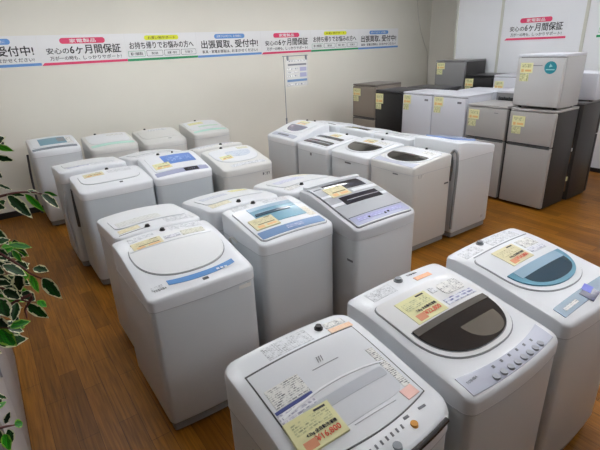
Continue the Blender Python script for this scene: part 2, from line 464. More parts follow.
m.plate('warning_sticker', rect(-0.215, 0.195, -0.09, 0.25), print_mat('navy_notice', (230, 230, 236), (70, 74, 120), 0.03, 0.012), 0.0055)
m.card(-0.147, 0.158, 0.152, 0.108, -0.05, YEL, 0.0105, '¥16,800', '4.2kg 全自動洗濯機')
m.plate('usage_print', rect(0.172, 0.125, 0.2, 0.3), PRTD, 0.0055)
m.plate('pink_sticker', turn(rect(0.145, 0.085, 0.198, 0.122), 0.17, 0.1, 0.1), PINK, 0.0062)
m.inlet(0.108, 0.474)
m.deck_print(-0.12, 0.06, 0.435, 0.5, PRT)
m.plate('orange_notice', rect(0.13, 0.425, 0.23, 0.45), print_mat('orange_print_strip', (236, 206, 176), (230, 168, 124)), 0.0015)
m.plate('notice_print', rect(0.13, 0.455, 0.22, 0.485), PRTD, 0.0015)

m.plate('display', rect(-0.115, 0.012, -0.083, 0.036), BLACK, 0.0018)
for i in range(7): m.plate('indicator_light', rect(-0.066 + i * 0.021, 0.022 + 0.001 * i, -0.06 + i * 0.021, 0.034 + 0.001 * i), INKG, 0.0014, cell=0.05)
bm = bmesh.new(); z = m.surf(0.1, 0.022); cyl(bm, (0.1, 0.022, z - 0.006), (0.1, 0.022, z + 0.005), 0.013, 0.011, 18); obj('start_button', bm, AMBER, m.root)
bm = bmesh.new(); z = m.surf(0.01, 0.002); cyl(bm, (0.01, 0.002, z - 0.006), (0.01, 0.002, z + 0.005), 0.016, 0.013, 18); obj('power_button', bm, GREY, m.root)
m.plate('panel_print', rect(0.085, 0.044, 0.105, 0.052), INKG, 0.0014); m.plate('panel_print', rect(0.15, 0.046, 0.18, 0.053), INKG, 0.0014)
bm = bmesh.new(); pts = [(x, -0.03 * (1 - (2 * x / 0.53) ** 2) - 0.002, 0.822) for x in [i * 0.02 for i in range(-3, 11)]]; tube(bm, pts, 0.009, n=8, k=0); obj('trim_bar', bm, BRZ, m.root)
m.side_mark(-1, 0.33, 0.7, 0.012, 0.012, DGREY, 'screw_cap')

m = Washer('white top-loader with dark smoked half-round window and a row of grey buttons', (1.258, 0.56), 0, w=0.54, d=0.585, zf=0.85, zr=0.925, bow=0.02, crown=0.012, r=0.034, seam=0.05)
m.plate('lid_gasket', dshape(0.0, 0.29, 0.088, 0.235, p=2.4, yback=0.468), GREY, 0.001)
ld = m.plate('lid', dshape(0.0, 0.29, 0.092, 0.231, p=2.4, yback=0.464), mat('lid_white', (226, 227, 228), 0.28, coat=0.3), 0.006)
m.plate('lid_rim', dshape(0.0, 0.292, 0.108, 0.212, p=2.4), GREY, 0.0075)
w = m.plate('window', dshape(0.0, 0.29, 0.111, 0.208, p=2.4), SMOKE, 0.012)
m.plate('window_handle', band(-0.207, 0.207, lambda x: 0.262, lambda x: 0.29), SMOKEG, 0.014, w, thick=0.003)
m.plate('window_glare', dshape(0.055, 0.21, 0.122, 0.1, p=2.2), mat('glare_grey', (104, 98, 90), 0.1, coat=0.5), 0.0128, w, thick=0.001)  # grey-brown patch paints a reflection on the smoked glass
m.card(-0.072, 0.365, 0.165, 0.125, 0.0, YEL, 0.008, '¥22,800', '7.0kg 全自動洗濯機')
m.plate('usage_print', rect(0.075, 0.36, 0.2, 0.425, 0.02), PRTD, 0.0075)
m.plate('notice_strip', rect(0.03, 0.315, 0.205, 0.345), print_mat('navy_strip_print', (222, 224, 232), (70, 78, 140), 0.04, 0.014), 0.0075)
m.plate('small_print', rect(0.03, 0.395, 0.062, 0.425), PRT, 0.0075)
m.inlet(-0.005, 0.545, 0.017, GREY)
m.letters('brand_mark', 'TOSHIBA', 0.08, 0.548, 0.06, 0.011, INK, 0.0015)
m.plate('orange_notice', rect(0.06, 0.498, 0.155, 0.522), print_mat('orange_print_strip2', (240, 186, 140), (236, 140, 96)), 0.0015)
m.deck_print(-0.19, -0.06, 0.495, 0.555)
cp = m.plate('control_panel', band(-0.24, 0.235, lambda x: 0.014 - 0.018 * (1 - (x / 0.24) ** 2), lambda x: 0.084 - 0.032 * (1 - (x / 0.24) ** 2)), PANG, 0.0025)
for i in range(8):
    x = -0.12 + i * 0.039; y = 0.026 - 0.014 * (1 - (x / 0.24) ** 2)
    z = m.surf(x, y); bm = bmesh.new(); cyl(bm, (x, y, z), (x, y, z + 0.0065), 0.0135, 0.012, 14)
    obj('button', bm, mat('button_grey', (158, 162, 170), 0.35), cp)
for i in range(6):
    x = -0.1 + i * 0.046; m.plate('indicator_print', rect(x, 0.038, x + 0.01, 0.048), INKG, 0.0035, cp, cell=0.05, thick=0.0006)
m.letters('maker_mark', 'TOSHIBA', -0.2, 0.05, 0.05, 0.009, INKG, 0.004, 0.0, cp)

m = Washer('white top-loader with teal half-round window and blue-grey display, last in front row by the aisle', (1.875, 0.57), 0, w=0.55, d=0.57, zf=0.85, zr=0.93, bow=0.018, crown=0.012, r=0.032, cover=WHITE)
m.plate('deck_groove', band(-0.2, 0.24, lambda x: 0.462, lambda x: 0.468), GREY, 0.0012)
m.plate('lid_gasket', dshape(0.0, 0.3, 0.112, 0.236, p=2.2, yback=0.452), GREY, 0.001)
m.plate('lid', dshape(0.0, 0.3, 0.115, 0.233, p=2.2, yback=0.449), WHITE, 0.006)
w = m.plate('window', dshape(0.0, 0.292, 0.138, 0.212, p=2.1), TEAL, 0.012)
m.plate('window_handle', band(-0.175, 0.175, lambda x: 0.244, lambda x: 0.291), TEALL, 0.0135, w, thick=0.003)  # handle strip coloured paler to paint the reflection on it
m.plate('tub_view', dshape(0.005, 0.245, 0.158, 0.165, p=2.2), TEALD, 0.013, w, thick=0.002)
m.card(-0.035, 0.375, 0.165, 0.115, 0.0, YELP, 0.008, '¥24,800', '8.0kg 全自動洗濯機')
m.plate('usage_print', rect(0.075, 0.375, 0.19, 0.435), PRTD, 0.0075)
m.plate('notice_strip', rect(0.07, 0.335, 0.19, 0.365), print_mat('navy_strip_print2', (222, 224, 232), (80, 86, 130), 0.03, 0.012), 0.0075)
m.inlet(-0.06, 0.53, 0.016, GREY); m.deck_print(-0.03, 0.2, 0.48, 0.545); m.deck_print(-0.23, -0.1, 0.48, 0.535)
cp = m.plate('control_panel', rect(-0.235, 0.03, 0.225, 0.082, 0.006), mat('blue_grey_panel', (112, 136, 156), 0.3), 0.003)
ds = m.plate('display_sticker', turn(rect(-0.05, 0.02, 0.04, 0.075), 0, 0.05, 0.15), mat('dark_display', (60, 62, 92), 0.2), 0.0045, cp, thick=0.001)
m.plate('colour_label', turn(rect(-0.01, 0.05, 0.045, 0.085), 0.02, 0.065, 0.2), mat('violet_label', (92, 104, 200), 0.35), 0.0055, cp, thick=0.001)
m.plate('indicator_print', rect(-0.2, 0.045, -0.1, 0.06), PRTD, 0.004, cp, thick=0.0006)

# ---- A: two lines standing back to back in the middle --------------------------------
m = Washer('white top-loader with big oval lid and blue curved panel strip, beside the aisle', (0.682, 1.805), 0, w=0.553, d=0.6, zf=0.83, zr=0.915, bow=0.016, crown=0.016, r=0.03)
m.plate('lid_gasket', dshape(0.0, 0.34, 0.098, 0.242, p=2.25, yback=0.5, rb=0.13), GREY, 0.001)
m.plate('lid', dshape(0.0, 0.34, 0.102, 0.238, p=2.25, yback=0.496, rb=0.128), mat('oval_lid', (226, 228, 229), 0.3, coat=0.2), 0.0075)
m.plate('lid_step', band(-0.225, 0.225, lambda x: 0.39, lambda x: 0.397), WHITE, 0.0095)
fb = lambda x: 0.034 + 0.062 * (abs(x) / 0.25) ** 2.2
cp = m.plate('control_panel', band(-0.155, 0.2, lambda x: fb(x) + 0.004, lambda x: fb(x) + 0.038), BLUE, 0.0022)
for i in range(3): m.plate('button', rect(0.09 + i * 0.022, fb(0.1) + 0.008, 0.105 + i * 0.022, fb(0.1) + 0.02), WHITE, 0.004, cp, cell=0.05, thick=0.001)
m.plate('display', rect(0.0, 0.014, 0.03, 0.028), DGREY, 0.002)
m.letters('brand_mark', 'TOSHIBA', -0.2, 0.05, 0.06, 0.012, INK, 0.0015)
m.plate('panel_mark', rect(-0.235, 0.06, -0.18, 0.085), PRT, 0.0015)
m.card(-0.125, 0.43, 0.16, 0.075, 0.02, YELP, 0.0095)
m.plate('notice_strip', rect(-0.03, 0.42, 0.06, 0.45), print_mat('navy_strip_print3', (214, 216, 222), (90, 96, 120), 0.03, 0.012), 0.0095)
m.plate('usage_print', rect(0.07, 0.415, 0.2, 0.465), print_mat('olive_print', (214, 214, 200), (130, 128, 96), 0.02, 0.01), 0.0095)
m.inlet(0.0, 0.55); m.deck_print(0.04, 0.22, 0.51, 0.57); m.deck_print(-0.2, -0.06, 0.5, 0.55)
m.front_mark(0.2, 0.725, 0.085, 0.022, PRTD)

m = Washer('white top-loader with aqua rectangular lid window and steel-blue front strip, between two machines', (1.335, 1.93), 0, w=0.525, d=0.5, zf=0.86, zr=0.92, bow=0.016, crown=0.012, r=0.04, body=PAINT)
m.plate('lid_gasket', rect(-0.235, 0.025, 0.235, 0.405, 0.03), GREY, 0.001)
ld = m.plate('lid', rect(-0.231, 0.029, 0.231, 0.402, 0.028), WHITE, 0.007)
w = m.plate('window', rect(-0.14, 0.165, 0.175, 0.375, 0.008), TEAL, 0.009)
m.plate('window_step', rect(-0.14, 0.335, 0.175, 0.375), TEALL, 0.0105, w, thick=0.002)
m.plate('window_handle', rect(-0.13, 0.265, 0.12, 0.29, 0.006), TEALD, 0.013, w, thick=0.004)
m.plate('window_streak', rect(-0.1, 0.293, 0.165, 0.3), TEALL, 0.012, w, thick=0.003)  # thin pale strip paints a reflection streak beside the handle
m.plate('control_panel', rect(-0.222, 0.04, 0.222, 0.108, 0.006), STEELB, 0.009)
m.plate('panel_print', rect(-0.04, 0.055, 0.08, 0.09), print_mat('panel_dots', (130, 148, 186), (200, 206, 222), 0.03, 0.018), 0.01)
m.card(-0.125, 0.185, 0.16, 0.11, 0.0, YELP, 0.0145)
m.plate('usage_print', rect(0.172, 0.135, 0.222, 0.25), print_mat('tan_print', (222, 216, 200), (150, 130, 110), 0.012, 0.012), 0.009)
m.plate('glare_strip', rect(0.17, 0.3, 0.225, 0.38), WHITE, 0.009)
m.inlet(-0.035, 0.47); m.deck_print(0.02, 0.2, 0.42, 0.48); m.deck_print(-0.2, -0.09, 0.42, 0.48)
m.hose([(-0.266, 0.33, 0.72), (-0.285, 0.34, 0.78), (-0.283, 0.3, 0.8), (-0.266, 0.28, 0.77)], 0.007, WARM, 'hook')

m = Washer('silver-grey top-loader with two dark lid windows and lavender front strip', (1.89, 1.775), 0, w=0.535, d=0.58, zf=0.845, zr=0.955, bow=0.018, crown=0.006, r=0.035, cover=mat('silver_cover', (190, 192, 196), 0.3), body=PAINT)
m.plate('lid_gasket', rect(-0.24, 0.012, 0.24, 0.55, 0.02), DGREY, 0.001)
ld = m.plate('lid', rect(-0.236, 0.015, 0.236, 0.545, 0.018), mat('brushed_silver_lid', (172, 175, 180), 0.28, 0.2), 0.009)
m.plate('lid_hinge_bar', rect(-0.24, 0.515, 0.24, 0.56, 0.01), WHITE, 0.02, thick=0.025)
m.plate('window', rect(-0.135, 0.385, 0.18, 0.495), SMOKEB, 0.0105)
m.plate('window', rect(-0.135, 0.225, 0.185, 0.31), SMOKEB, 0.0105)
m.plate('silver_stripe', rect(0.02, 0.335, 0.236, 0.365), WHITE, 0.0115); m.plate('silver_stripe', rect(-0.236, 0.34, -0.1, 0.365), WHITE, 0.0115)
m.plate('silver_stripe', rect(-0.236, 0.235, -0.14, 0.262), WHITE, 0.0115); m.plate('silver_stripe', rect(0.19, 0.235, 0.236, 0.262), WHITE, 0.0115)
m.plate('silver_stripe', rect(-0.1, 0.262, 0.18, 0.267), SILV, 0.0122)
cp = m.plate('control_panel', rect(-0.228, 0.025, 0.228, 0.1, 0.008), PURP, 0.0105)
m.plate('panel_edge', rect(-0.228, 0.1, 0.228, 0.106), DGREY, 0.0105)
for x, y in ((-0.1, 0.06), (0.03, 0.05), (0.06, 0.055)): m.plate('button', rect(x - 0.008, y - 0.007, x + 0.008, y + 0.008, 0.004), INK, 0.012, cp, cell=0.05, thick=0.001)
m.plate('panel_print', rect(-0.19, 0.05, 0.19, 0.085), print_mat('lavender_print', (150, 152, 196), (190, 194, 226), 0.03, 0.016), 0.0114)
m.card(-0.085, 0.385, 0.16, 0.12, 0.0, YELP, 0.013)
m.plate('brand_mark', rect(-0.22, 0.455, -0.16, 0.468), INKG, 0.0105)
m.side_mark(-1, 0.05, 0.62, 0.05, 0.014, INKG)

m = Washer('white top-loader turned away, its black inlet behind the oval-lid machine', (0.70, 2.99), PI, w=0.52, d=0.57, zf=0.875, zr=0.915, bow=0.035, crown=0.02, r=0.07)
m.plate('lid', dshape(0.0, 0.25, 0.07, 0.22, p=3, yback=0.43, rb=0.05), WHITE, 0.006)
m.plate('usage_print', rect(-0.06, 0.3, 0.2, 0.4), print_mat('faint_print', (214, 216, 214), (170, 172, 168), 0.03, 0.02), 0.0068)
m.inlet(0.065, 0.515); m.deck_print(0.1, 0.22, 0.44, 0.5, print_mat('cream_print', (228, 222, 190), (180, 160, 110))); m.deck_print(-0.22, -0.05, 0.44, 0.52); m.plate('deck_groove', rect(0.06, 0.52, 0.23, 0.526), DGREY, 0.001)

m = Washer('white top-loader turned away with yellow lid notice, behind the aqua-window machine', (1.29, 3.02), PI, w=0.53, d=0.565, zf=0.85, zr=0.92, bow=0.035, crown=0.02, r=0.07)
m.plate('lid', dshape(0.0, 0.25, 0.07, 0.22, p=3, yback=0.43, rb=0.05), WHITE, 0.006)
m.plate('yellow_notice', rect(-0.19, 0.14, -0.06, 0.22), print_mat('yellow_notice_print', (226, 220, 150), (150, 146, 80)), 0.007)
m.plate('usage_print', rect(0.0, 0.2, 0.19, 0.28), print_mat('faint_blue_print', (206, 210, 220), (150, 160, 186), 0.03, 0.015), 0.007)
m.inlet(0.045, 0.525); m.deck_print(0.08, 0.22, 0.42, 0.5, print_mat('cream_print2', (226, 222, 200), (170, 160, 130)))

m = Washer('white top-loader turned away with pale lavender lid notice, behind the silver-grey machine', (1.875, 2.99), PI, w=0.535, d=0.57, zf=0.86, zr=0.925, bow=0.035, crown=0.022, r=0.07)
m.plate('lid', dshape(0.0, 0.25, 0.07, 0.22, p=3, yback=0.43, rb=0.05), WHITE, 0.006)
m.plate('usage_print', rect(-0.05, 0.2, 0.19, 0.3), print_mat('lavender_notice', (208, 210, 226), (150, 160, 200), 0.03, 0.015), 0.007)
m.plate('cream_notice', rect(-0.19, 0.1, -0.03, 0.18), print_mat('cream_print3', (230, 226, 206), (180, 170, 140)), 0.007)
m.inlet(0.1, 0.47); m.deck_print(0.12, 0.23, 0.42, 0.5, PRTD)

# ---- C: second block nearer the back wall ---------------------------------------------
m = Washer('tall white top-loader with yellow lid card, cord bundle at its rear, by the side aisle', (0.778, 3.69), 0, w=0.588, d=0.465, zf=0.865, zr=0.908, bow=0.02, crown=0.014, r=0.05, body=COOL)
m.plate('lid_gasket', dshape(0.0, 0.25, 0.1, 0.24, p=3, yback=0.385, rb=0.06), GREY, 0.001)
m.plate('lid', dshape(0.0, 0.25, 0.103, 0.237, p=3, yback=0.382, rb=0.06), WHITE, 0.006)
m.card(-0.115, 0.315, 0.16, 0.08, 0.0, YELP, 0.008); m.plate('usage_print', rect(0.0, 0.295, 0.2, 0.355), PRT, 0.007)
m.plate('display', rect(0.03, 0.05, 0.055, 0.07), DGREY, 0.002); m.inlet(0.02, 0.425); m.deck_print(0.05, 0.22, 0.395, 0.45)
m.hose([(-0.285, 0.46, 0.78), (-0.295, 0.45, 0.6), (-0.3, 0.42, 0.45), (-0.292, 0.4, 0.55), (-0.29, 0.43, 0.7)], 0.012, DGREY, 'power_cord')
m.side_mark(-1, 0.28, 0.5, 0.03, 0.05, LGREY, 'side_label')

m = Washer('white top-loader turned away, behind the tall machine with the yellow card', (0.712, 4.72), PI, w=0.57, d=0.54, zf=0.905, zr=0.94, bow=0.03, crown=0.012, r=0.05, body=COOL)
m.plate('lid', dshape(0.0, 0.25, 0.07, 0.22, p=3, yback=0.41, rb=0.05), WHITE, 0.006)
m.plate('notice_strip', rect(0.02, 0.415, 0.2, 0.435), print_mat('violet_print', (196, 198, 220), (90, 92, 170), 0.04, 0.012), 0.0012); m.deck_print(-0.2, 0.0, 0.41, 0.47)
m.hose([(0.25, 0.51, 0.8), (0.3, 0.52, 0.6), (0.29, 0.5, 0.3), (0.28, 0.47, 0.12)], 0.013, LGREY)

m = Washer('white top-loader with royal blue lid label and dark display, in the middle of second block', (1.35, 3.69), 0, w=0.535, d=0.51, zf=0.86, zr=0.95, bow=0.018, crown=0.012, r=0.045, body=COOL)
m.plate('lid', rect(-0.225, 0.1, 0.225, 0.42, 0.03), WHITE, 0.006)
lb = m.plate('lid_label', rect(-0.09, 0.2, 0.2, 0.38, 0.01), CORN, 0.0075)
m.plate('label_print', rect(-0.05, 0.24, 0.17, 0.33), print_mat('blue_label_print', (84, 122, 190), (176, 196, 230), 0.06, 0.03), 0.0083, lb, thick=0.0008)
m.plate('control_panel', rect(-0.24, 0.028, 0.24, 0.09, 0.008), PURP, 0.003)
m.plate('display', rect(0.02, 0.03, 0.15, 0.085), SMOKEB, 0.0045)
m.plate('display_digits', rect(0.05, 0.05, 0.12, 0.062), print_mat('digits', (40, 40, 60), (210, 210, 230), 0.02, 0.03), 0.0053)
m.card(-0.13, 0.19, 0.15, 0.1, 0.0, YEL, 0.0095)
m.inlet(-0.07, 0.465); m.inlet(0.07, 0.465, 0.008); m.deck_print(0.1, 0.23, 0.43, 0.49)

m = Washer('white top-loader turned away, behind the machine with the blue lid label', (1.31, 4.76), PI, w=0.54, d=0.54, zf=0.885, zr=0.94, bow=0.03, crown=0.02, r=0.06)
m.plate('lid', dshape(0.0, 0.25, 0.07, 0.22, p=3, yback=0.41, rb=0.05), WHITE, 0.006); m.deck_print(-0.2, 0.2, 0.42, 0.49)

m = Washer('white top-loader with round-fronted lid and yellow notice, nearest the gap in second block', (1.935, 3.58), 0, w=0.525, d=0.52, zf=0.845, zr=0.93, bow=0.018, crown=0.014, r=0.045, body=WARM)
m.plate('lid_gasket', dshape(0.0, 0.3, 0.1, 0.23, p=2.4, yback=0.43, rb=0.06), LGREY, 0.001)
ld = m.plate('lid', dshape(0.0, 0.3, 0.104, 0.226, p=2.4, yback=0.426, rb=0.06), WHITE, 0.006)
m.plate('window', dshape(0.04, 0.3, 0.2, 0.13, p=2.2, yback=0.33, rb=0.02), print_mat('pale_lid_print', (206, 214, 224), (170, 182, 200), 0.05, 0.02), 0.0075)
m.card(-0.12, 0.22, 0.12, 0.07, 0.0, YEL, 0.008); m.plate('usage_print', rect(0.08, 0.36, 0.2, 0.41), print_mat('olive_print2', (218, 218, 196), (160, 160, 120)), 0.007)
m.plate('control_print', rect(-0.16, 0.03, 0.2, 0.07), PRT, 0.0015); m.inlet(-0.05, 0.475); m.front_mark(0.16, 0.73, 0.1, 0.03, PRTD)

m = Washer('white top-loader turned away with wide inlet deck, behind the round-lid machine', (1.91, 4.62), PI, w=0.54, d=0.5, zf=0.85, zr=0.945, bow=0.03, crown=0.012, r=0.05, body=WARM)
m.plate('lid', dshape(0.0, 0.25, 0.07, 0.22, p=3, yback=0.4, rb=0.05), WHITE, 0.006); m.inlet(-0.03, 0.45); m.deck_print(0.06, 0.22, 0.41, 0.47)
m.plate('notice_strip', rect(-0.2, 0.42, -0.08, 0.46), PRTD, 0.0012)

# ---- D: row against the back wall -------------------------------------------------------
m = Washer('small white top-loader with teal lid window, in the corner of the back-wall row', (0.612, 5.58), 0, w=0.5, d=0.53, zf=0.905, zr=0.965, bow=0.016, crown=0.012, r=0.04)
m.plate('lid', rect(-0.215, 0.09, 0.215, 0.4, 0.03), WHITE, 0.006)
w = m.plate('window', rect(-0.14, 0.14, 0.14, 0.37, 0.012), TEAL, 0.0085); m.plate('window_handle', rect(0.05, 0.2, 0.13, 0.34), GREY, 0.0105, w, thick=0.003)
m.plate('control_panel', rect(-0.235, 0.02, 0.22, 0.07, 0.01), mat('slate_panel', (118, 128, 138), 0.3), 0.0028); m.plate('usage_print', rect(0.14, 0.12, 0.205, 0.36), PRTD, 0.007)
m.hose([(-0.268, 0.42, 0.8), (-0.29, 0.4, 0.55), (-0.3, 0.34, 0.3), (-0.285, 0.3, 0.12), (-0.268, 0.28, 0.2)], 0.012, DGREY, 'power_cord')

m = Washer('white top-loader with mint green control strip, beside the small teal-lid machine', (1.215, 5.5), 0, w=0.545, d=0.56, zf=0.855, zr=0.925, bow=0.022, crown=0.018, r=0.05, body=WARM)
m.plate('lid', dshape(0.0, 0.3, 0.12, 0.235, p=4, yback=0.47, rb=0.05), WHITE, 0.006); m.plate('control_panel', rect(-0.245, 0.05, 0.245, 0.115, 0.02), MINT, 0.0022)
m.plate('usage_print', rect(0.0, 0.36, 0.2, 0.4), PRTD, 0.007); m.inlet(-0.1, 0.52); m.front_mark(0.0, 0.80, 0.12, 0.012, LGREY)

m = Washer('plain white top-loader third along the back wall', (1.83, 5.49), 0, w=0.545, d=0.56, zf=0.825, zr=0.905, bow=0.022, crown=0.016, r=0.05, body=WARM)
m.plate('lid', dshape(0.0, 0.3, 0.12, 0.235, p=4, yback=0.47, rb=0.05), WARM, 0.006); m.plate('usage_print', rect(-0.1, 0.38, 0.15, 0.43), PRT, 0.007); m.inlet(-0.1, 0.52); m.plate('display', rect(0.05, 0.06, 0.09, 0.075), GREY, 0.0015)

m = Washer('white top-loader with pale mint strip and yellow notice, ending the back-wall row', (2.505, 5.59), 0, w=0.53, d=0.56, zf=0.835, zr=0.915, bow=0.022, crown=0.016, r=0.05, body=WARM)
m.plate('lid', dshape(0.0, 0.3, 0.12, 0.235, p=4, yback=0.47, rb=0.05), WHITE, 0.006); m.plate('control_panel', rect(-0.235, 0.05, 0.235, 0.1, 0.02), MINT, 0.0022)
m.plate('yellow_notice', rect(-0.19, 0.32, 0.02, 0.4), print_mat('yellow_notice_print2', (226, 222, 168), (190, 180, 110)), 0.007); m.plate('green_notice', rect(-0.1, 0.2, 0.19, 0.25), print_mat('green_notice_print', (200, 220, 206), (160, 196, 176)), 0.007); m.inlet(-0.02, 0.52)

# ---- B: row facing the camera's side aisle -------------------------------------------------
def smoked(m, hw=0.215, yb=0.27, yf=0.06, card=True, cm=None, back=0.44):
    m.plate('lid_gasket', dshape(0.0, yb, yf - 0.02, hw + 0.022, p=2.3, yback=back, rb=0.05), LGREY, 0.001)
    m.plate('lid', dshape(0.0, yb, yf - 0.016, hw + 0.018, p=2.3, yback=back - 0.004, rb=0.05), WHITE, 0.006)
    w = m.plate('window', dshape(0.0, yb, yf, hw, p=2.2), SMOKE, 0.011)
    m.plate('window_handle', band(-hw * 0.96, hw * 0.96, lambda x: yb - 0.035, lambda x: yb), SMOKEG, 0.013, w, thick=0.003)
    if card: m.card(-0.05, back - 0.085, 0.15, 0.09, 0, cm or YELP, 0.0085)
    m.plate('usage_print', rect(0.06, back - 0.11, 0.19, back - 0.04), PRTD, 0.007)
m = Washer('white top-loader with smoked half-round window, hose looping up behind it, near the fridges', (2.93, 2.735), -R90, w=0.54, d=0.52, zf=0.845, zr=0.885, bow=0.01, crown=0.008, r=0.025, body=WARM)
smoked(m, 0.215, 0.25, 0.06, False); m.plate('control_panel', band(-0.24, 0.24, lambda x: 0.008, lambda x: 0.045 + 0.06 * (abs(x) / 0.24) ** 2), PANG, 0.002); m.inlet(0.0, 0.48); m.deck_print(-0.2, 0.2, 0.45, 0.5)
m.front_mark(0.06, 0.745, 0.06, 0.012); m.side_mark(1, 0.1, 0.74, 0.07, 0.035, PRTD); m.side_mark(1, 0.46, 0.61, 0.06, 0.014, DGREY, 'hand_grip')
m = Washer('white top-loader with smoked window and yellow card, third along the sideways row', (2.93, 3.32), -R90, w=0.56, d=0.52, zf=0.835, zr=0.895, bow=0.01, crown=0.008, r=0.025, body=PAINT)
smoked(m, 0.205, 0.27, 0.07); m.inlet(0.0, 0.48); m.front_mark(0.0, 0.73, 0.09, 0.016)
m = Washer('white top-loader with two striped black lid windows, second along the sideways row', (2.9, 3.905), -R90, w=0.56, d=0.52, zf=0.835, zr=0.885, bow=0.01, crown=0.008, r=0.03, body=PAINT)
m.plate('lid', rect(-0.235, 0.03, 0.235, 0.42, 0.02), WHITE, 0.006)
m.plate('window', rect(-0.22, 0.05, 0.22, 0.16, 0.02), SMOKEB, 0.0085); m.plate('window', rect(-0.22, 0.24, 0.22, 0.3, 0.01), SMOKEB, 0.0085); m.plate('window_stripe', rect(-0.2, 0.1, 0.2, 0.112), SILV, 0.0095)
m.card(0.0, 0.36, 0.14, 0.08, 0, YELP, 0.008); m.inlet(0.05, 0.48); m.front_mark(0.0, 0.73, 0.03, 0.03, INKG)
m = Washer('white top-loader with grey control panel and sloped lid, beside the notice stand', (2.9, 4.53), -R90, w=0.62, d=0.53, zf=0.845, zr=0.965, bow=0.016, crown=0.012, r=0.03, body=PAINT)
m.plate('lid', dshape(0.0, 0.3, 0.12, 0.225, p=3, yback=0.43, rb=0.04), WHITE, 0.006); m.plate('window', dshape(0.0, 0.3, 0.16, 0.17, p=2.3), mat('grey_violet_window', (118, 118, 134), 0.15, coat=0.4), 0.0085)
m.plate('control_panel', rect(-0.24, 0.03, 0.24, 0.095, 0.015), PANG, 0.0025); m.plate('display', rect(-0.13, 0.045, 0.1, 0.07), INKG, 0.0035); m.card(-0.02, 0.37, 0.2, 0.1, 0, mat('off_white_card', (232, 228, 212), 0.5), 0.0085); m.inlet(-0.1, 0.49)

# ---- E: row standing behind B, facing the fridges --------------------------------------------
def away(m):
    m.plate('lid', dshape(0.0, 0.28, 0.09, 0.225, p=3, yback=0.43, rb=0.04), WHITE, 0.006)
m = Washer('tall white washing machine with pale blue lid and rear hose, facing the silver fridges', (4.085, 2.705), R90, w=0.545, d=0.59, zf=0.885, zr=0.975, bow=0.018, crown=0.006, r=0.03, body=PAINT, deck=0.08)
m.plate('lid', rect(-0.1, 0.06, 0.24, 0.46, 0.04), PALEB, 0.014, thick=0.02); m.deck_print(-0.2, 0.2, 0.53, 0.56)
m.hose([(-0.2, 0.58, 0.6), (-0.21, 0.592, 0.78), (-0.2, 0.6, 0.86), (-0.235, 0.605, 0.9), (-0.262, 0.598, 0.86), (-0.268, 0.592, 0.7), (-0.262, 0.592, 0.4), (-0.255, 0.59, 0.12)], 0.0125)
m.side_mark(-1, 0.1, 0.14, 0.04, 0.03, LGREY, 'side_label')
m = Washer('white top-loader with plain pale lid, with round-cornered deck, facing the fridges', (4.07, 3.285), R90, w=0.545, d=0.575, zf=0.85, zr=0.93, bow=0.014, crown=0.008, r=0.025); away(m)
m.inlet(0.1, 0.53); m.deck_print(-0.2, 0.0, 0.47, 0.54)
m = Washer('white top-loader with black strip across its rear deck, facing the fridges', (4.07, 3.86), R90, w=0.545, d=0.575, zf=0.85, zr=0.93, bow=0.014, crown=0.008, r=0.025); away(m)
m.plate('dark_strip', rect(-0.16, 0.45, 0.22, 0.52), SMOKEB, 0.002)
m = Washer('white top-loader with black inlet, facing the fridges, closest to the notice stand', (4.07, 4.47), R90, w=0.56, d=0.575, zf=0.85, zr=0.935, bow=0.014, crown=0.008, r=0.025); away(m)
m.inlet(0.2, 0.53); m.plate('dark_strip', rect(-0.2, 0.5, -0.06, 0.525), DGREY, 0.002); m.deck_print(-0.04, 0.16, 0.47, 0.54)
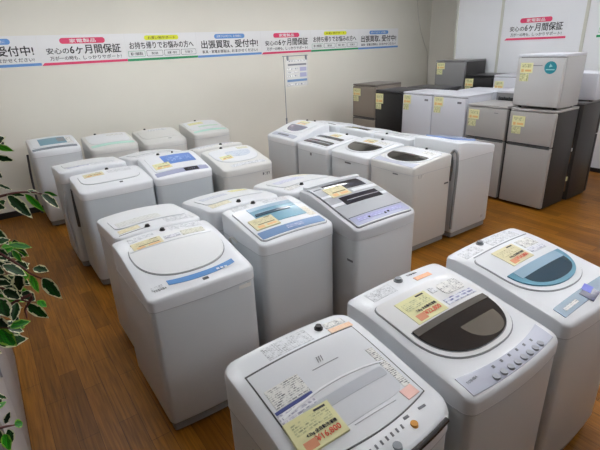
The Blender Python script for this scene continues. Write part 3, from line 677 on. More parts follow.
# ------------------------------------------------------------------ refrigerators
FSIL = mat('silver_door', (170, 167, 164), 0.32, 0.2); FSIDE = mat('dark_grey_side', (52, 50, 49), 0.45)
FWH = mat('fridge_white', (206, 208, 216), 0.35); FWARM = mat('fridge_warm_white', (186, 186, 186), 0.4)
FBLK = mat('fridge_black', (22, 22, 25), 0.3); FBLKT = mat('fridge_black_top', (62, 62, 66), 0.4)
FBRN = mat('fridge_taupe', (132, 122, 112), 0.35, 0.15); FBRNT = mat('fridge_taupe_top', (112, 106, 100), 0.4)
FGRY = mat('fridge_grey', (128, 128, 130), 0.35, 0.15); GASK = mat('door_gasket', (40, 40, 42), 0.6)
BADGE = mat('teal_badge', (30, 132, 146), 0.4)
def fridge(label, x, y, w, d, h, rot, doors, door_m, side_m, top_m, z0=0.0, name='refrigerator', cat='refrigerator', tag=None, tag_m=None, group='second-hand fridges in rows', feet=True, gap_m=None):
    """front centre at (x, y); doors = list of (z0, z1) fractions"""
    t = thing(name, label, cat, (x, y, z0), rot, group)
    dd = 0.05; hw = w / 2; fz = 0.014
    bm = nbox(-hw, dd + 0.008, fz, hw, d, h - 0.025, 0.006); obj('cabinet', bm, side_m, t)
    obj('top_panel', nbox(-hw, 0.006, h - 0.026, hw, d, h, 0.005), top_m, t)
    obj('door_gasket', nbox(-hw + 0.012, dd - 0.006, fz + 0.012, hw - 0.012, dd + 0.012, h - 0.03), GASK, t, smooth=False)
    for a, b in doors:
        za = fz + 0.008 + a * (h - 0.036 - fz); zb = fz + 0.008 + b * (h - 0.036 - fz)
        dr = obj('door', nbox(-hw, 0, za + 0.005, hw, dd, zb - 0.005, 0.008, seg=3), door_m, t)
        if len(doors) > 1:
            zz = za + 0.012 if b > 0.99 else zb - 0.012
            obj('handle_groove', nbox(-hw + 0.012, -0.0012, zz - 0.006, hw - 0.012, 0.004, zz + 0.006), gap_m or DGREY, dr, smooth=False)
    for sx in (-1, 1):
        for yy in (0.07, d - 0.06):
            bm = bmesh.new(); cyl(bm, (sx * (hw - 0.05), yy, 0), (sx * (hw - 0.05), yy, fz + 0.004), 0.02); obj('foot', bm, BLACK, t)
    if tag:
        tx, tz, tw, th = tag; tw *= 1.18; th *= 1.08
        c = obj('price_card', nbox(tx, -0.003, tz - th, tx + tw, -0.0005, tz), tag_m or YEL, t, smooth=False)
        obj('card_print', nbox(tx + tw * 0.12, -0.0036, tz - th * 0.45, tx + tw * 0.88, -0.003, tz - th * 0.12), PRTY, c, smooth=False)
        obj('card_price', nbox(tx + tw * 0.4, -0.0036, tz - th * 0.85, tx + tw * 0.9, -0.003, tz - th * 0.66), mat('pale_orange_print', (226, 182, 120), 0.5), c, smooth=False)
        obj('card_stamp', nbox(tx + tw * 0.1, -0.0036, tz - th * 0.9, tx + tw * 0.3, -0.003, tz - th * 0.62), MC['pale_orange_print'], c, smooth=False)
        obj('notice_card', nbox(tx + 0.004, -0.003, tz - th - 0.085, tx + tw * 0.75, -0.0005, tz - th - 0.005), PRTY, t, smooth=False)
    return t
X = 4.9
TWO = [(0.0, 0.655), (0.655, 1.0)]
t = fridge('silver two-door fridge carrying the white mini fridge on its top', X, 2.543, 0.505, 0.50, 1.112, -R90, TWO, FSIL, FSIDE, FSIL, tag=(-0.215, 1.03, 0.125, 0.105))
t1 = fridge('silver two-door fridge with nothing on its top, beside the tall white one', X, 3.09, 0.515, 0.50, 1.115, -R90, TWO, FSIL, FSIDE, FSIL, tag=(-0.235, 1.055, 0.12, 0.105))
obj('model_mark', nbox(0.1, -0.003, 1.03, 0.15, 0, 1.037), INKG, t1, smooth=False)
t = fridge('white mini fridge with round teal badge, standing on a silver fridge', X + 0.005, 2.545, 0.49, 0.46, 0.555, -R90, [(0, 1)], FWARM, FWARM, FWH, z0=1.116, name='mini_fridge', cat='mini fridge', tag=(-0.205, 0.47, 0.115, 0.095))
bm = bmesh.new(); cyl(bm, (0.115, -0.0004, 0.425), (0.115, -0.0035, 0.425), 0.062, n=32); bd = obj('energy_badge', bm, BADGE, t, smooth=False)
bm = bmesh.new(); n = 5; cyl(bm, (0.115, -0.0036, 0.442), (0.115, -0.0042, 0.442), 0.022, n=3); obj('badge_mark', bm, mat('badge_light', (150, 206, 208), 0.5), bd, smooth=False)
obj('badge_line', nbox(0.07, -0.0042, 0.4, 0.16, -0.0036, 0.41), MC['badge_light'], bd, smooth=False)
obj('brand_mark', nbox(-0.07, -0.001, 0.44, 0.03, 0.002, 0.446), INKG, t, smooth=False)
t = fridge('tall white fridge next to the silver pair, yellow card at its top corner', X, 3.635, 0.5, 0.56, 1.2, -R90, [(0.0, 0.48), (0.48, 1.0)], FWH, FWH, FWH, tag=(-0.225, 1.165, 0.12, 0.105), gap_m=LGREY)
obj('brand_mark', nbox(0.13, -0.001, 1.1, 0.19, 0.002, 1.125), INKG, t, smooth=False)
t = fridge('tall white fridge standing between black fridge and another white one', X, 4.15, 0.505, 0.5, 1.2, -R90, [(0.0, 0.48), (0.48, 1.0)], FWH, FWH, FWH, tag=(-0.235, 1.16, 0.11, 0.105), gap_m=LGREY)
obj('brand_mark', nbox(0.13, -0.001, 1.1, 0.19, 0.002, 1.125), INKG, t, smooth=False)
fridge('black fridge with yellow card, between taupe and white fridges', X, 4.68, 0.52, 0.53, 1.2, -R90, [(0, 0.45), (0.45, 1)], FBLK, FBLK, FBLKT, tag=(-0.255, 1.15, 0.13, 0.13), gap_m=FBLK)
fridge('taupe two-door fridge at the far end of its row by the back wall', X, 5.2, 0.495, 0.56, 1.265, -R90, [(0.0, 0.61), (0.61, 1.0)], FBRN, FBRN, FBRNT, tag=(-0.235, 1.2, 0.14, 0.1))
# second row, standing back to back with the first
def rear(label, y, w, h, dm, sm, tm, d=0.5, x=5.96):
    t = fridge(label, x, y, w, d, h, R90, TWO, dm, sm, tm)
    bm = nbox(-w / 2 + 0.03, d, 0.12, w / 2 - 0.03, d + 0.006, h - 0.08); obj('back_plate', bm, FSIDE if sm is not FWH else LGREY, t, smooth=False)
    return t
t = rear('dark fridge turned away, behind the silver fridge with the mini fridge', 2.535, 0.53, 1.15, FSIDE, FSIDE, FGRY)
bm = bmesh.new(); tube(bm, [(-0.2, 0.52, 0.92), (-0.215, 0.523, 0.8), (-0.225, 0.522, 0.5), (-0.21, 0.52, 0.42), (-0.225, 0.522, 0.3), (-0.23, 0.52, 0.12)], 0.009); pc = obj('power_cord', bm, mat('tan_cord', (110, 84, 60), 0.5), t)
obj('plug', nbox(-0.238, 0.513, 0.6, -0.212, 0.531, 0.64, 0.004), PAPER, pc); obj('cord_tag', nbox(-0.243, 0.51, 0.25, -0.207, 0.534, 0.3, 0.003), YEL, pc)
t = rear('white fridge turned away, black coil showing over the silver fridge', 3.08, 0.5, 1.225, FWH, FGRY, FWH)
for i in range(6):
    bm = bmesh.new(); tube(bm, [(0.2 - i * 0.065, 0.512, 1.12), (0.19 - i * 0.065, 0.53, 1.15), (0.175 - i * 0.065, 0.512, 1.12)], 0.009, k=4); obj('cooling_coil', bm, DGREY, t)
rear('white fridge turned away, behind the tall white one beside the silver pair', 3.66, 0.54, 1.2, FWH, FWH, FWH, d=0.47)
rear('black fridge turned away, behind the black and white fridges', 4.52, 0.62, 1.2, FBLK, FBLK, FBLKT)
# third row along the partition boards
X3 = 6.38
fridge('grey fridge rising highest in the row along the partition boards', X3, 4.77, 0.56, 0.56, 1.54, -R90, [(0.0, 0.55), (0.55, 1.0)], FGRY, FSIDE, FGRY, tag=(-0.25, 1.5, 0.13, 0.09))
fridge('black fridge in front of the partition boards, between grey and white ones', X3, 4.23, 0.475, 0.56, 1.325, -R90, [(0.0, 0.55), (0.55, 1.0)], FBLK, FBLK, FBLK, tag=(-0.225, 1.27, 0.12, 0.11), gap_m=FBLK)
fridge('white fridge in front of the partition boards, half hidden by mini fridge', X3, 3.72, 0.5, 0.56, 1.335, -R90, [(0.0, 0.55), (0.55, 1.0)], FWH, FWH, FWH, tag=(-0.225, 1.25, 0.12, 0.1), gap_m=LGREY)
# microwave resting on the dark fridge
t = thing('microwave_oven', 'white microwave oven turned away on top of the dark fridge', 'microwave', (5.95, 2.46, 1.151), R90)
obj('casing', nbox(-0.25, 0.02, 0.012, 0.25, 0.42, 0.30, 0.012), FWH, t); obj('door', nbox(-0.25, 0.0, 0.015, 0.12, 0.022, 0.298, 0.006), FWH, t); obj('control_panel', nbox(0.122, 0.0, 0.015, 0.25, 0.022, 0.298, 0.006), LGREY, t)
for sx in (-1, 1):
    for yy in (0.06, 0.38):
        bm = bmesh.new(); cyl(bm, (sx * 0.2, yy, 0), (sx * 0.2, yy, 0.014), 0.018); obj('foot', bm, BLACK, t)

# ------------------------------------------------------------------ promotion banners
BANW = mat('banner_paper', (228, 228, 228), 0.5); BCR = mat('banner_crimson', (214, 56, 100), 0.5); BBL = mat('banner_blue', (98, 146, 206), 0.5)
BGR = mat('banner_green', (34, 146, 92), 0.5); BYE = mat('banner_lime', (222, 226, 40), 0.5); BINK = mat('banner_ink', (34, 32, 36), 0.6); BIV = mat('banner_purple', (110, 110, 200), 0.5)
def pill(w, h, n=10):
    r = h / 2; bm = bmesh.new(); pts = []
    for cx, a in ((w / 2 - r, -90), (-w / 2 + r, 90)):
        for k in range(n + 1):
            t = math.radians(a + 180 * k / n); pts.append((cx + r * math.cos(t), r * math.sin(t)))
    return pts
def flat(pts, y):
    bm = bmesh.new(); a = [bm.verts.new((x, y, z)) for x, z in pts]; f = bm.faces.new(a)
    g = bmesh.ops.extrude_face_region(bm, geom=[f])
    for v in [q for q in g['geom'] if isinstance(q, bmesh.types.BMVert)]: v.co.y += 0.0012
    return bm
def banner(kind, label, x0, w, loc, rot, h=0.335, paper=True):
    t = thing('promotion_sign', label, 'sign', loc, rot, 'shop banners on the walls')
    wd = w
    def at(u, v, y): return lambda a, b: (u + a, y, v + b)
    sh = obj('sheet', nbox(-wd / 2, -0.004, 0, wd / 2, 0.0, h), BANW if paper else PANELM, t, smooth=False)
    if kind == 'blue':
        obj('stripe', flat([(-wd / 2, 0.0), (wd / 2, 0.004), (wd / 2, 0.034), (-wd / 2, 0.03)], -0.0055), BBL, t, smooth=False)
        p = obj('pill', flat([(x, z + 0.275) for x, z in pill(wd * 0.47, 0.062)], -0.0055), BBL, t, smooth=False)
        obj('pill_lettering', text_bm('店頭でもお宅でも', wd * 0.23, 0.03, 0.004, at(-wd * 0.085, 0.275, -0.0062)), BANW, p, smooth=False); obj('pill_lettering', text_bm('お気軽に', wd * 0.13, 0.03, 0.004, at(wd * 0.12, 0.275, -0.0062)), BANW, p, smooth=False)
        obj('headline_lettering', text_bm('出張買取、', wd * 0.47, 0.106, 0.018, at(-wd * 0.2, 0.172, -0.0055)), BINK, t, smooth=False); obj('headline_lettering', text_bm('受付中!', wd * 0.37, 0.106, 0.018, at(wd * 0.26, 0.172, -0.0055)), BINK, t, smooth=False)
        obj('subtitle_lettering', text_bm('家具・家電お買取は、', wd * 0.42, 0.042, 0.012, at(-wd * 0.22, 0.074, -0.0055)), BINK, t, smooth=False); obj('subtitle_lettering', text_bm('おまかせください!', wd * 0.42, 0.042, 0.012, at(wd * 0.225, 0.074, -0.0055)), BINK, t, smooth=False)
    elif kind == 'red':
        obj('stripe', flat([(-wd / 2, 0.0), (wd / 2, 0.004), (wd / 2, 0.032), (-wd / 2 + 0.03, 0.03)], -0.0055), BCR, t, smooth=False)
        p = obj('pill', flat([(x, z + 0.268) for x, z in pill(wd * 0.52, 0.066)], -0.0055), BCR, t, smooth=False)
        obj('pill_lettering', text_bm('家電製品', wd * 0.3, 0.044, 0.016, at(0, 0.268, -0.0062)), BANW, p, smooth=False)
        obj('headline_lettering', text_bm('安心の', wd * 0.245, 0.068, 0.014, at(-wd * 0.30, 0.158, -0.0055)), BINK, t, smooth=False)
        obj('headline_lettering', text_bm('6ヶ月間保証', wd * 0.6, 0.105, 0.016, at(wd * 0.135, 0.17, -0.0055)), BINK, t, smooth=False)
        obj('subtitle_lettering', text_bm('万が一の時も、', wd * 0.33, 0.046, 0.012, at(-wd * 0.235, 0.075, -0.0055)), BINK, t, smooth=False); obj('subtitle_lettering', text_bm('しっかりサポート!', wd * 0.46, 0.046, 0.012, at(wd * 0.2, 0.075, -0.0055)), BINK, t, smooth=False)
    else:
        obj('stripe', flat([(-wd / 2, 0.0), (wd / 2, 0.004), (wd / 2, 0.032), (-wd / 2, 0.03)], -0.0055), BGR, t, smooth=False)
        p = obj('pill', flat([(x, z + 0.28) for x, z in pill(wd * 0.48, 0.058)], -0.0055), BYE, t, smooth=False)
        obj('pill_lettering', text_bm('お買い物サポート', wd * 0.38, 0.034, 0.006, at(0, 0.28, -0.0062)), BINK, p, smooth=False)
        obj('headline_lettering', text_bm('お持ち帰りでお悩みの方へ', wd * 0.9, 0.086, 0.014, at(0, 0.19, -0.0055)), BINK, t, smooth=False)
        for i in range(4):
            cx = (-0.375 + 0.25 * i) * wd * 0.98; bw = wd * 0.225
            bx = obj('service_box', flat([(x + cx, z + 0.088) for x, z in rect(-bw / 2, -0.036, bw / 2, 0.036, 0.012)], -0.0055), BGR if i < 1 else BINK, t, smooth=False)
            obj('box_paper', flat([(x + cx, z + 0.088) for x, z in rect(-bw / 2 + 0.004, -0.032, bw / 2 - 0.004, 0.032, 0.01)], -0.0062), BANW, bx, smooth=False)
            obj('box_lettering', text_bm(['軽トラ無料貸出', '配送', '設置・取付', '引取り'][i], bw * [0.7, 0.4, 0.6, 0.5][i], 0.03 if i else 0.04, 0.012, at(cx, 0.088, -0.007)), BINK, bx, smooth=False)
    return t
seps = [-0.25, 0.76, 1.765, 2.75, 3.81, 4.77, 5.83, 6.85]
kinds = ['blue', 'red', 'green', 'blue', 'red', 'green', 'blue']
labs = ['blue-striped purchase banner cut off by the photo edge above the leaves', 'crimson warranty banner above the corner washing machine with teal lid', 'green support banner with lime pill above the mint-strip machines',
        'blue-striped purchase banner between green and crimson ones, above the back-wall row end', 'crimson warranty banner directly above the small notice stand', 'green support banner with lime pill, between notice stand and taupe fridge', 'blue-striped purchase banner ending the strip above the taupe fridge']
for i in range(7):
    banner(kinds[i], labs[i], 0, seps[i + 1] - seps[i] - 0.002, ((seps[i] + seps[i + 1]) / 2, WY, 1.748), 0)
banner('red', 'crimson warranty banner on partition board above the mini fridge', 0, 0.92, (7.0, 3.79, 1.80), -R90, paper=False)
banner('green', 'green support banner on partition board at the photo edge', 0, 0.98, (7.0, 2.44, 1.80), -R90, paper=False)

# ------------------------------------------------------------------ notice stand
t = thing('notice_stand', 'thin black pole stand with clipped paper notice, behind the sideways washing machines', 'notice stand', (3.42, 5.15, 0))
bm = bmesh.new(); cyl(bm, (0, 0, 0), (0, 0, 0.012), 0.15, 0.145, 28); cyl(bm, (0, 0, 0.012), (0, 0, 0.04), 0.025, 0.015); obj('base', bm, BLACK, t)
bm = bmesh.new(); cyl(bm, (0, 0, 0.012), (0, 0, 0.92), 0.009); cyl(bm, (0, 0, 0.9), (0, 0, 0.94), 0.012); cyl(bm, (0, 0, 0.92), (0, 0, 1.735), 0.0045); obj('pole', bm, GREY, t)
bm = bmesh.new(); tube(bm, [(-0.02, 0, 1.73), (0.39, 0, 1.73)], 0.005, k=0); obj('crossbar', bm, GREY, t)
for x in (0.06, 0.36):
    bm = bmesh.new(); box(bm, x - 0.012, -0.01, 1.675, x + 0.012, 0.008, 1.737, 0.003); obj('clip', bm, GREY, t)
sh = obj('notice_sheet', nbox(0.02, -0.004, 1.345, 0.385, -0.001, 1.69), mat('notice_paper', (206, 205, 200), 0.6), t, smooth=False)
def sq(x0, z0, x1, z1, m, nm='notice_print'): return obj(nm, nbox(x0, -0.0052, z0, x1, -0.004, z1), m, sh, smooth=False)
sq(0.05, 1.66, 0.36, 1.675, PRTW); sq(0.06, 1.61, 0.36, 1.632, INKG, 'notice_heading')
for i in range(3): sq(0.045, 1.56 - i * 0.045, 0.22, 1.578 - i * 0.045, PRTW)
sq(0.25, 1.535, 0.36, 1.585, mat('lilac_box', (160, 160, 190), 0.5), 'notice_picture'); sq(0.25, 1.46, 0.36, 1.515, MC['lilac_box'], 'notice_picture')
sq(0.04, 1.405, 0.365, 1.435, STEELB, 'blue_strip'); sq(0.04, 1.36, 0.35, 1.38, PRTW)

bm = bmesh.new(); tube(bm, [(7.31, 6.342, CZ - 0.002), (7.35, 6.342, 2.5), (7.4, 6.342, 2.25), (7.5, 6.342, 2.0), (7.62, 6.342, 1.78), (7.72, 6.34, 1.6), (7.75, 6.33, 1.2), (7.75, 6.325, 0.4), (7.75, 6.32, 0.012)], 0.006)
o = obj('hanging_cord', bm, mat('cord_grey', (196, 193, 184), 0.6)); o['label'] = 'thin grey cord hanging down the back wall in the corner behind the grey fridge'; o['category'] = 'cord'
# ------------------------------------------------------------------ low counter and potted tree
t = thing('storage_counter', 'low white storage counter on the side aisle, half hidden by the leaves', 'counter', (0, 0, 0))
CW = mat('counter_white', (176, 170, 168), 0.5)
obj('carcass', nbox(-0.75, 1.55, 0.05, -0.222, 3.03, 0.77), CW, t); obj('plinth', nbox(-0.73, 1.56, 0.0, -0.215, 3.02, 0.051), CW, t); obj('worktop', nbox(-0.77, 1.53, 0.77, -0.198, 3.05, 0.80, 0.004), CW, t)
for i in range(3):
    y0 = 1.555 + i * 0.492; dr = obj('door', nbox(-0.222, y0 + 0.003, 0.055, -0.2, y0 + 0.486, 0.765, 0.003), CW, t)
    obj('handle', nbox(-0.2, y0 + 0.42, 0.6, -0.192, y0 + 0.435, 0.7, 0.002), GREY, dr)

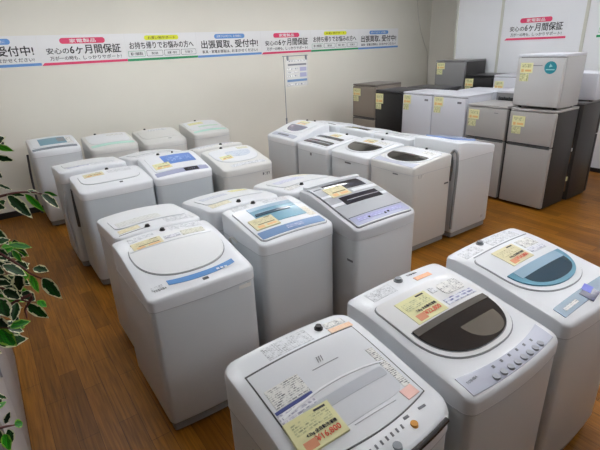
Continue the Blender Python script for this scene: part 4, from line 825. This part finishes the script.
def leaf_mat():
    m = bpy.data.materials.new('variegated_leaf'); m.use_nodes = True; nt = m.node_tree; b = nt.nodes['Principled BSDF']
    a = nt.nodes.new('ShaderNodeVertexColor'); a.layer_name = 'tint'
    tc = nt.nodes.new('ShaderNodeTexCoord'); n = nt.nodes.new('ShaderNodeTexNoise'); n.inputs['Scale'].default_value = 60
    nt.links.new(tc.outputs['Object'], n.inputs['Vector'])
    mx = nt.nodes.new('ShaderNodeMix'); mx.data_type = 'RGBA'; mx.blend_type = 'OVERLAY'; mx.inputs[0].default_value = 0.5
    nt.links.new(a.outputs['Color'], mx.inputs[6]); nt.links.new(n.outputs['Color'], mx.inputs[7]); nt.links.new(a.outputs['Color'], b.inputs['Base Color'])
    b.inputs['Roughness'].default_value = 0.4; b.inputs['Specular IOR Level'].default_value = 0.35
    return m
LEAVES=[([0.0122,1.2203,1.6663],[0.0446,1.1974,1.6532],0.009,1),([0.0042,1.2261,1.6412],[0.0407,1.206,1.6302],0.0097,0),([-0.0045,1.2498,1.6028],[0.0093,1.2415,1.5871],0.0078,2),([-0.0077,1.2451,1.575],[0.0221,1.2549,1.5514],0.005,0),([0.0068,1.1808,1.5601],[0.0427,1.1501,1.5033],0.0154,0),([0.0097,1.207,1.5567],[0.0431,1.1926,1.5479],0.0067,0),([0.0403,1.1444,1.5639],[0.0673,1.1116,1.5229],0.0087,1),([0.047,1.1772,1.5618],[0.0747,1.1941,1.5468],0.0077,0),([0.0732,1.1795,1.5481],[0.107,1.1808,1.5042],0.0137,0),([0.0822,1.2073,1.5445],[0.1077,1.1865,1.5336],0.0055,1),([-0.0466,1.1266,1.4741],[-0.0107,1.1332,1.4711],0.0102,0),([-0.019,1.1001,1.4703],[0.0255,1.1109,1.4481],0.0097,1),([-0.0483,1.1537,1.4477],[-0.0239,1.1278,1.4346],0.012,0),([-0.04,1.0791,1.4363],[0.0003,1.0744,1.3998],0.0141,0),([0.0138,1.1118,1.3978],[0.0422,1.0901,1.3891],0.0135,0),([0.0243,1.0624,1.3888],[0.0489,1.0187,1.3453],0.0159,0),([-0.0171,1.1162,1.3935],[-0.0251,1.1148,1.3445],0.0147,0),([0.0041,1.1089,1.384],[0.0106,1.0813,1.3464],0.0094,1),([-0.0156,1.1718,1.4312],[-0.0036,1.1637,1.3988],0.0073,1),([-0.0188,1.0575,1.3429],[0.0145,1.0504,1.2903],0.0143,0),([-0.02,1.0753,1.3634],[0.0004,1.0596,1.3395],0.0144,0),([0.0024,1.1041,1.3173],[0.0181,1.0919,1.3005],0.0108,1),([-0.0507,1.0435,1.3945],[-0.0246,1.0234,1.3717],0.0139,0),([-0.0341,1.0567,1.3519],[-0.0506,1.0185,1.3273],0.0114,0),([-0.0576,0.993,1.3291],[-0.0184,1.0009,1.3278],0.0126,1),([-0.0884,0.9939,1.3052],[-0.0315,0.9922,1.2924],0.0167,0),([-0.0793,0.9722,1.3453],[-0.0534,0.9457,1.3098],0.0166,1),([-0.0721,1.0746,1.3684],[-0.0528,1.0394,1.3273],0.0202,0),([-0.0835,1.0697,1.3244],[-0.0643,1.0397,1.2959],0.0146,0),([-0.0407,1.203,1.4843],[-0.0165,1.1781,1.4422],0.0123,0),([-0.0581,1.1231,1.3997],[-0.0345,1.1183,1.3544],0.0163,2),([-0.0569,1.1133,1.4358],[-0.0322,1.1092,1.4143],0.0116,0),([-0.0352,1.1444,1.4166],[-0.0143,1.1188,1.4044],0.0075,2),([-0.0634,1.0827,1.4013],[-0.0329,1.0657,1.3928],0.0115,0),([-0.0386,1.1651,1.3565],[-0.024,1.1545,1.3174],0.0139,2),([-0.0772,1.0875,1.3386],[-0.0378,1.0795,1.3371],0.0118,2),([-0.0579,1.105,1.3113],[-0.0416,1.0902,1.285],0.0105,0),([-0.048,1.1488,1.4344],[-0.0056,1.1628,1.4417],0.009,1),([-0.1343,1.0955,1.1192],[-0.111,1.1047,1.0881],0.0065,0),([-0.1414,1.0674,1.0967],[-0.1147,1.0957,1.0924],0.0083,1),([-0.1243,1.0125,1.0916],[-0.1084,1.0184,1.1151],0.0081,0),([-0.1144,1.0521,1.0478],[-0.0962,1.0635,1.0377],0.013,1),([-0.1427,1.0278,1.0759],[-0.1442,1.0224,1.0328],0.0108,0),([-0.1259,1.0338,1.0598],[-0.1251,1.0239,1.0214],0.0109,0),([-0.1333,1.0134,1.0669],[-0.1278,0.9765,1.0447],0.0113,1),([-0.0417,1.2117,1.4204],[0.0047,1.1667,1.4098],0.0134,0),([-0.0566,1.2369,1.3529],[-0.0393,1.2091,1.2987],0.0139,0),([-0.0458,1.1755,1.4164],[-0.0116,1.1917,1.4172],0.013,0),([-0.0539,1.1209,1.3536],[-0.0293,1.1317,1.3109],0.0128,1),([-0.0383,1.1703,1.3625],[-0.0383,1.1434,1.319],0.0132,0),([-0.071,1.1651,1.3672],[-0.0471,1.1277,1.3409],0.0131,0),([-0.0636,1.3045,1.363],[-0.0223,1.2768,1.3671],0.0145,0),([-0.029,1.3119,1.3273],[0.013,1.3253,1.3271],0.0147,0),([-0.0394,1.3223,1.3919],[0.0158,1.3524,1.3736],0.0146,1),([-0.0706,1.1999,1.3443],[-0.0635,1.1604,1.3106],0.0136,1),([-0.0622,1.181,1.3709],[-0.0245,1.1775,1.333],0.0133,0),([-0.1129,1.2023,1.2387],[-0.0594,1.173,1.2513],0.0141,0),([-0.0475,1.1931,1.3407],[-0.014,1.2036,1.3035],0.0135,0),([-0.0069,1.3099,1.4095],[0.001,1.3158,1.3586],0.0144,0),([-0.0786,1.1415,1.2627],[-0.0344,1.1667,1.2389],0.0134,2),([-0.0314,1.143,1.3636],[0.005,1.1511,1.3693],0.0129,1),([-0.0333,1.2469,1.4043],[0.0121,1.2027,1.3964],0.0138,1),([-0.0175,1.3002,1.3954],[0.0149,1.2741,1.3677],0.0143,0),([-0.0717,1.2465,1.2097],[-0.0389,1.2578,1.177],0.0146,1),([-0.053,1.1372,1.3754],[-0.0437,1.1435,1.3133],0.0128,0),([-0.0794,1.1756,1.2296],[-0.0499,1.1545,1.2092],0.0139,0),([-0.0595,1.2513,1.408],[-0.0283,1.2724,1.3688],0.0138,0),([-0.0811,1.2704,1.3625],[-0.0496,1.2572,1.3288],0.0142,0),([-0.0522,1.1601,1.3713],[-0.017,1.1828,1.3475],0.0131,0),([-0.0574,1.1931,1.3038],[-0.0117,1.2152,1.2706],0.0137,1),([-0.0356,1.1878,1.3269],[-0.0079,1.1594,1.3112],0.0135,1),([-0.0236,1.2556,1.3409],[0.0026,1.2551,1.3138],0.0141,1),([-0.0305,1.243,1.3393],[-0.0021,1.1991,1.3185],0.014,2),([-0.073,1.1105,1.2701],[-0.0375,1.13,1.2381],0.0131,0),([-0.0786,1.2412,1.2461],[-0.0346,1.215,1.2616],0.0144,0),([-0.0584,1.2586,1.3068],[-0.0221,1.2738,1.2469],0.0143,0),([-0.0824,1.2672,1.3165],[-0.0762,1.26,1.2677],0.0143,2),([-0.0225,1.2081,1.3884],[0.0084,1.2164,1.3552],0.0135,2),([-0.0309,1.1781,1.359],[-0.0007,1.1628,1.3401],0.0133,0),([-0.3301,1.204,1.1518],[-0.2953,1.1892,1.127],0.0162,2),([-0.1031,1.4785,1.6533],[-0.0451,1.5179,1.6737],0.0169,1),([-0.1321,1.1277,1.236],[-0.0943,1.1222,1.2025],0.0146,0),([-0.1912,1.1342,1.6631],[-0.1561,1.1619,1.6545],0.0132,1),([-0.2745,1.4347,1.614],[-0.2533,1.3989,1.5842],0.0167,1),([-0.3683,1.1276,1.1432],[-0.3351,1.1427,1.1152],0.0156,2),([-0.1525,1.1508,1.1085],[-0.1287,1.1398,1.0553],0.0156,0),([-0.1027,1.1133,1.7069],[-0.0893,1.0828,1.6745],0.0128,1),([-0.1692,1.0875,1.4586],[-0.1321,1.0561,1.4615],0.0132,0),([-0.2292,1.0194,1.4084],[-0.1898,0.9934,1.4083],0.0128,0),([-0.2279,1.0863,1.4674],[-0.2024,1.1075,1.4346],0.0133,2),([-0.159,1.2688,1.6798],[-0.1365,1.3007,1.6557],0.0146,1),([-0.2166,1.0097,1.4298],[-0.2108,1.0034,1.386],0.0126,1),([-0.217,1.1173,1.2407],[-0.1897,1.1245,1.1898],0.0146,0),([-0.171,1.1485,1.1052],[-0.1581,1.1244,1.0519],0.0156,2),([-0.0347,1.2544,1.5134],[0.0028,1.2631,1.5305],0.0147,0),([-0.2751,1.036,1.4195],[-0.2428,1.0238,1.4118],0.0131,0),([-0.2542,1.4168,1.6294],[-0.2123,1.4611,1.6207],0.0165,0),([-0.1317,1.3828,1.6805],[-0.0847,1.4102,1.6666],0.0158,1),([-0.1234,1.1781,1.3205],[-0.0871,1.1414,1.3173],0.0147,1),([-0.1228,1.1977,1.6046],[-0.0783,1.1796,1.6119],0.0139,2),([-0.1636,1.0361,1.1468],[-0.1211,1.04,1.1259],0.0143,2),([-0.2095,1.014,1.4444],[-0.1753,0.9999,1.4446],0.0126,1),([-0.1923,1.3373,1.2603],[-0.1654,1.3447,1.214],0.0167,0),([-0.2208,1.1188,1.1147],[-0.1889,1.135,1.0917],0.0153,1),([-0.301,1.2015,1.4309],[-0.2669,1.1775,1.4393],0.0148,1),([-0.2098,1.0434,1.4693],[-0.1912,1.059,1.4222],0.0128,0),([-0.1416,1.2012,1.2051],[-0.1147,1.1592,1.1643],0.0155,1),([-0.2254,1.3198,1.1861],[-0.1973,1.2711,1.1437],0.0169,0),([-0.2249,1.4512,1.7566],[-0.1772,1.4726,1.7694],0.0166,1),([-0.152,1.0622,1.3595],[-0.138,1.0217,1.3386],0.0133,2),([-0.1561,1.1864,1.4481],[-0.1154,1.152,1.4491],0.0143,0),([-0.2544,1.3863,1.5266],[-0.2227,1.4248,1.5118],0.0164,1),([-0.2504,1.3942,1.3614],[-0.2083,1.3791,1.3756],0.017,0),([-0.2048,1.2058,1.7331],[-0.17,1.2143,1.7307],0.0139,0),([-0.1509,1.2877,1.0994],[-0.1339,1.2718,1.0519],0.0169,1),([-0.2255,1.3388,1.4568],[-0.195,1.3631,1.4566],0.016,2),([-0.1891,1.0897,1.6117],[-0.1673,1.0619,1.5973],0.0128,0),([-0.2916,1.2672,1.3593],[-0.2572,1.2241,1.3377],0.0157,2),([-0.2661,1.2329,1.3914],[-0.2416,1.2065,1.3701],0.0152,1),([-0.1673,1.3798,1.4945],[-0.1412,1.3806,1.4386],0.0162,1),([-0.1996,1.2007,1.582],[-0.1756,1.2271,1.5501],0.0141,0),([-0.2184,1.0122,1.2874],[-0.1792,0.9972,1.3036],0.0133,0),([-0.0658,1.1273,1.7672],[-0.0515,1.1594,1.7222],0.0128,0),([-0.1446,1.4132,1.5778],[-0.0978,1.3975,1.5999],0.0164,2),([-0.1144,1.0786,1.4496],[-0.1024,1.0991,1.4062],0.0131,0),([-0.2551,1.046,1.5108],[-0.2442,1.029,1.4708],0.0128,0),([-0.1745,1.1875,1.1873],[-0.1355,1.1751,1.2062],0.0155,0),([-0.2651,0.9234,1.3056],[-0.2478,0.8675,1.285],0.0125,1),([-0.1758,1.1533,1.4436],[-0.135,1.137,1.4623],0.014,0),([-0.1877,1.1833,1.4153],[-0.1658,1.1475,1.3954],0.0144,0),([-0.0655,1.0772,1.4436],[-0.0378,1.0751,1.416],0.013,0),([-0.0681,1.3542,1.7848],[-0.0294,1.3784,1.8039],0.0154,1),([-0.0007,1.4795,1.6409],[0.0417,1.4738,1.6321],0.0169,2),([-0.0886,1.3663,1.2705],[-0.0487,1.3591,1.298],0.0168,2),([-0.0088,1.4249,1.6415],[0.045,1.4425,1.6536],0.0163,2),([-0.0994,1.1127,1.6286],[-0.0883,1.0855,1.5995],0.0129,1),([-0.0882,1.2064,1.6624],[-0.0453,1.2073,1.643],0.0138,0),([0.0027,1.1876,1.7892],[0.0298,1.1651,1.7618],0.0135,2),([-0.2337,1.185,1.3609],[-0.226,1.1557,1.3218],0.0147,0),([-0.1856,1.2573,1.7668],[-0.1448,1.2832,1.7921],0.0144,0),([-0.0306,1.0641,1.572],[-0.0019,1.0519,1.5668],0.0124,2),([-0.1782,1.3101,1.4136],[-0.1701,1.2855,1.3671],0.0158,0),([-0.1763,1.064,1.48],[-0.1587,1.0277,1.4608],0.0129,2),([-0.1843,1.1981,1.2163],[-0.1771,1.2025,1.1575],0.0155,2),([-0.1264,1.1023,1.2738],[-0.1102,1.0832,1.2341],0.0141,0),([-0.1257,1.2664,1.4623],[-0.0989,1.2621,1.4107],0.015,2),([-0.2106,1.3029,1.5577],[-0.1668,1.3271,1.5746],0.0153,0),([-0.2333,1.2822,1.1711],[-0.1885,1.2801,1.1636],0.0166,0),([-0.2458,1.027,1.1942],[-0.2389,1.0299,1.1398],0.0141,1)]
STEMS=[[[-0.1427,1.2357,1.4723],[-0.0491,1.2103,1.5413],[0.0071,1.1851,1.5602],[0.0467,1.1836,1.5579],[0.0746,1.1699,1.5501]],[[-0.1538,1.2209,1.4307],[-0.0631,1.133,1.4598],[-0.0262,1.0963,1.4422],[0.0051,1.0803,1.4007],[0.0256,1.0627,1.3857]],[[-0.1752,1.1871,1.3498],[-0.0733,1.1049,1.3877],[-0.0272,1.0599,1.3553],[-0.011,1.0547,1.3437]],[[-0.2487,1.0753,1.0726],[-0.1467,1.0328,1.0742],[-0.1266,1.0319,1.0695],[-0.11,1.0302,1.0647]],[[-0.0824,1.3296,1.6311],[-0.0181,1.2649,1.655],[0.0137,1.2356,1.6614]],[[-0.1741,1.1576,1.2847],[-0.1123,1.067,1.3126],[-0.0595,1.0259,1.3118]],[[-0.0272,1.0599,1.3553],[-0.0245,1.0575,1.327],[-0.0251,1.0403,1.3151]]]

def leaf(bm, cl, b, t, hw, kind):
    b = Vector(b); t = Vector(t); ax = t - b; L = ax.length; ax.normalize()
    view = (Vector((0, 0, 1.85)) - b).normalized()
    nrm = (view * 0.75 + Vector((random.uniform(-.35, .35), random.uniform(-.35, .35), random.uniform(0.1, .7)))).normalized()
    sd = ax.cross(nrm).normalized(); nrm = sd.cross(ax).normalized()
    dark = [(44, 136, 68), (54, 148, 70), (34, 116, 60)][random.randrange(3)]
    if kind == 1: dark = random.choice([(110, 204, 66), (88, 186, 60), (134, 210, 72)])
    cream = (250, 251, 234) if kind != 1 else (196, 224, 140)
    if kind == 2: dark = (70, 126, 76)
    NU, NV = 13, 18
    hw *= 0.84
    wd = [min(1.0, 1.22 * math.sin(PI * (k / NV) ** 0.86) * (1 - 0.25 * k / NV)) for k in range(NV)] + [0.0]
    bend = random.uniform(0.03, 0.12) * L; fold = random.uniform(0.1, 0.3)
    V = []
    for j in range(NV + 1):
        v = j / NV; row = []
        for i in range(NU):
            u = -1 + 2 * i / (NU - 1)
            p = b + ax * (L * v) + sd * (u * hw * wd[j]) + nrm * (abs(u) * hw * wd[j] * fold - bend * v * v + 0.02 * L * math.sin(v * 3.1))
            row.append(bm.verts.new(p))
        V.append(row)
    ph = random.random() * 6
    for j in range(NV):
        for i in range(NU - 1):
            try: f = bm.faces.new((V[j][i], V[j][i + 1], V[j + 1][i + 1], V[j + 1][i]))
            except ValueError: continue
            um = abs(i + 0.5 - (NU - 1) / 2) / ((NU - 1) / 2)
            lim = 0.7 + 0.1 * math.sin(ph + j * 0.9 + (i > 5) * 2)
            edge = um > lim or (j >= NV - 2) or (j == 0 and um > 0.4)
            c = cream if edge else tuple(k * (0.85 + 0.3 * ((i * 7 + (j // 2) * 3) % 5) / 5) for k in dark)
            for lp in f.loops: lp[cl] = rgb(*[min(255, q) for q in c])
    return b
t = thing('potted_tree', 'potted ficus tree with cream-edged green leaves hanging into the side aisle', 'plant', (-0.36, 1.1, 0))
off = Vector((0.36, -1.1, 0))
POT = mat('pot_terracotta', (120, 84, 66), 0.6); BARK = mat('bark', (84, 60, 48), 0.8); TWIG = mat('twig', (96, 50, 44), 0.7)
bm = bmesh.new(); cyl(bm, (0, 0, 0), (0, 0, 0.27), 0.11, 0.15, 28); cyl(bm, (0, 0, 0.25), (0, 0, 0.29), 0.16, 0.16, 28); obj('pot', bm, POT, t)
bm = bmesh.new(); cyl(bm, (0, 0, 0.285), (0, 0, 0.295), 0.14, n=24); obj('soil', bm, mat('soil', (50, 38, 30), 0.9), t)
bm = bmesh.new(); tube(bm, [(0, 0, 0.28), (0.02, 0.02, 0.7), (-0.01, 0.03, 1.1), (0.02, 0.01, 1.5), (0.01, 0.03, 1.8)], 0.018, 0.007); obj('trunk', bm, BARK, t)
bm = bmesh.new()
for s in STEMS:
    p0 = Vector(s[0]) + off
    tube(bm, [(0.01, 0.02, max(0.8, p0.z - 0.15))] + [Vector(q) + off for q in s], 0.005, 0.0016, n=6, k=4)
obj('branch', bm, TWIG, t)
bm = bmesh.new(); cl = bm.loops.layers.color.new('tint')
for b, tp, hw, kd in LEAVES: leaf(bm, cl, Vector(b), Vector(tp), hw, kd)
for v in bm.verts: v.co += off
fo = obj('foliage', bm, leaf_mat(), t)

# ------------------------------------------------------------------ light
W = bpy.data.worlds.new('world'); S.world = W; W.use_nodes = True
W.node_tree.nodes['Background'].inputs['Color'].default_value = (0.9, 0.95, 1.0, 1); W.node_tree.nodes['Background'].inputs['Strength'].default_value = 0.06
S.view_settings.view_transform = 'Standard'; S.view_settings.exposure = 0.0; S.view_settings.look = 'None'
S.cycles.use_denoising = True
S.cycles.max_bounces = 6
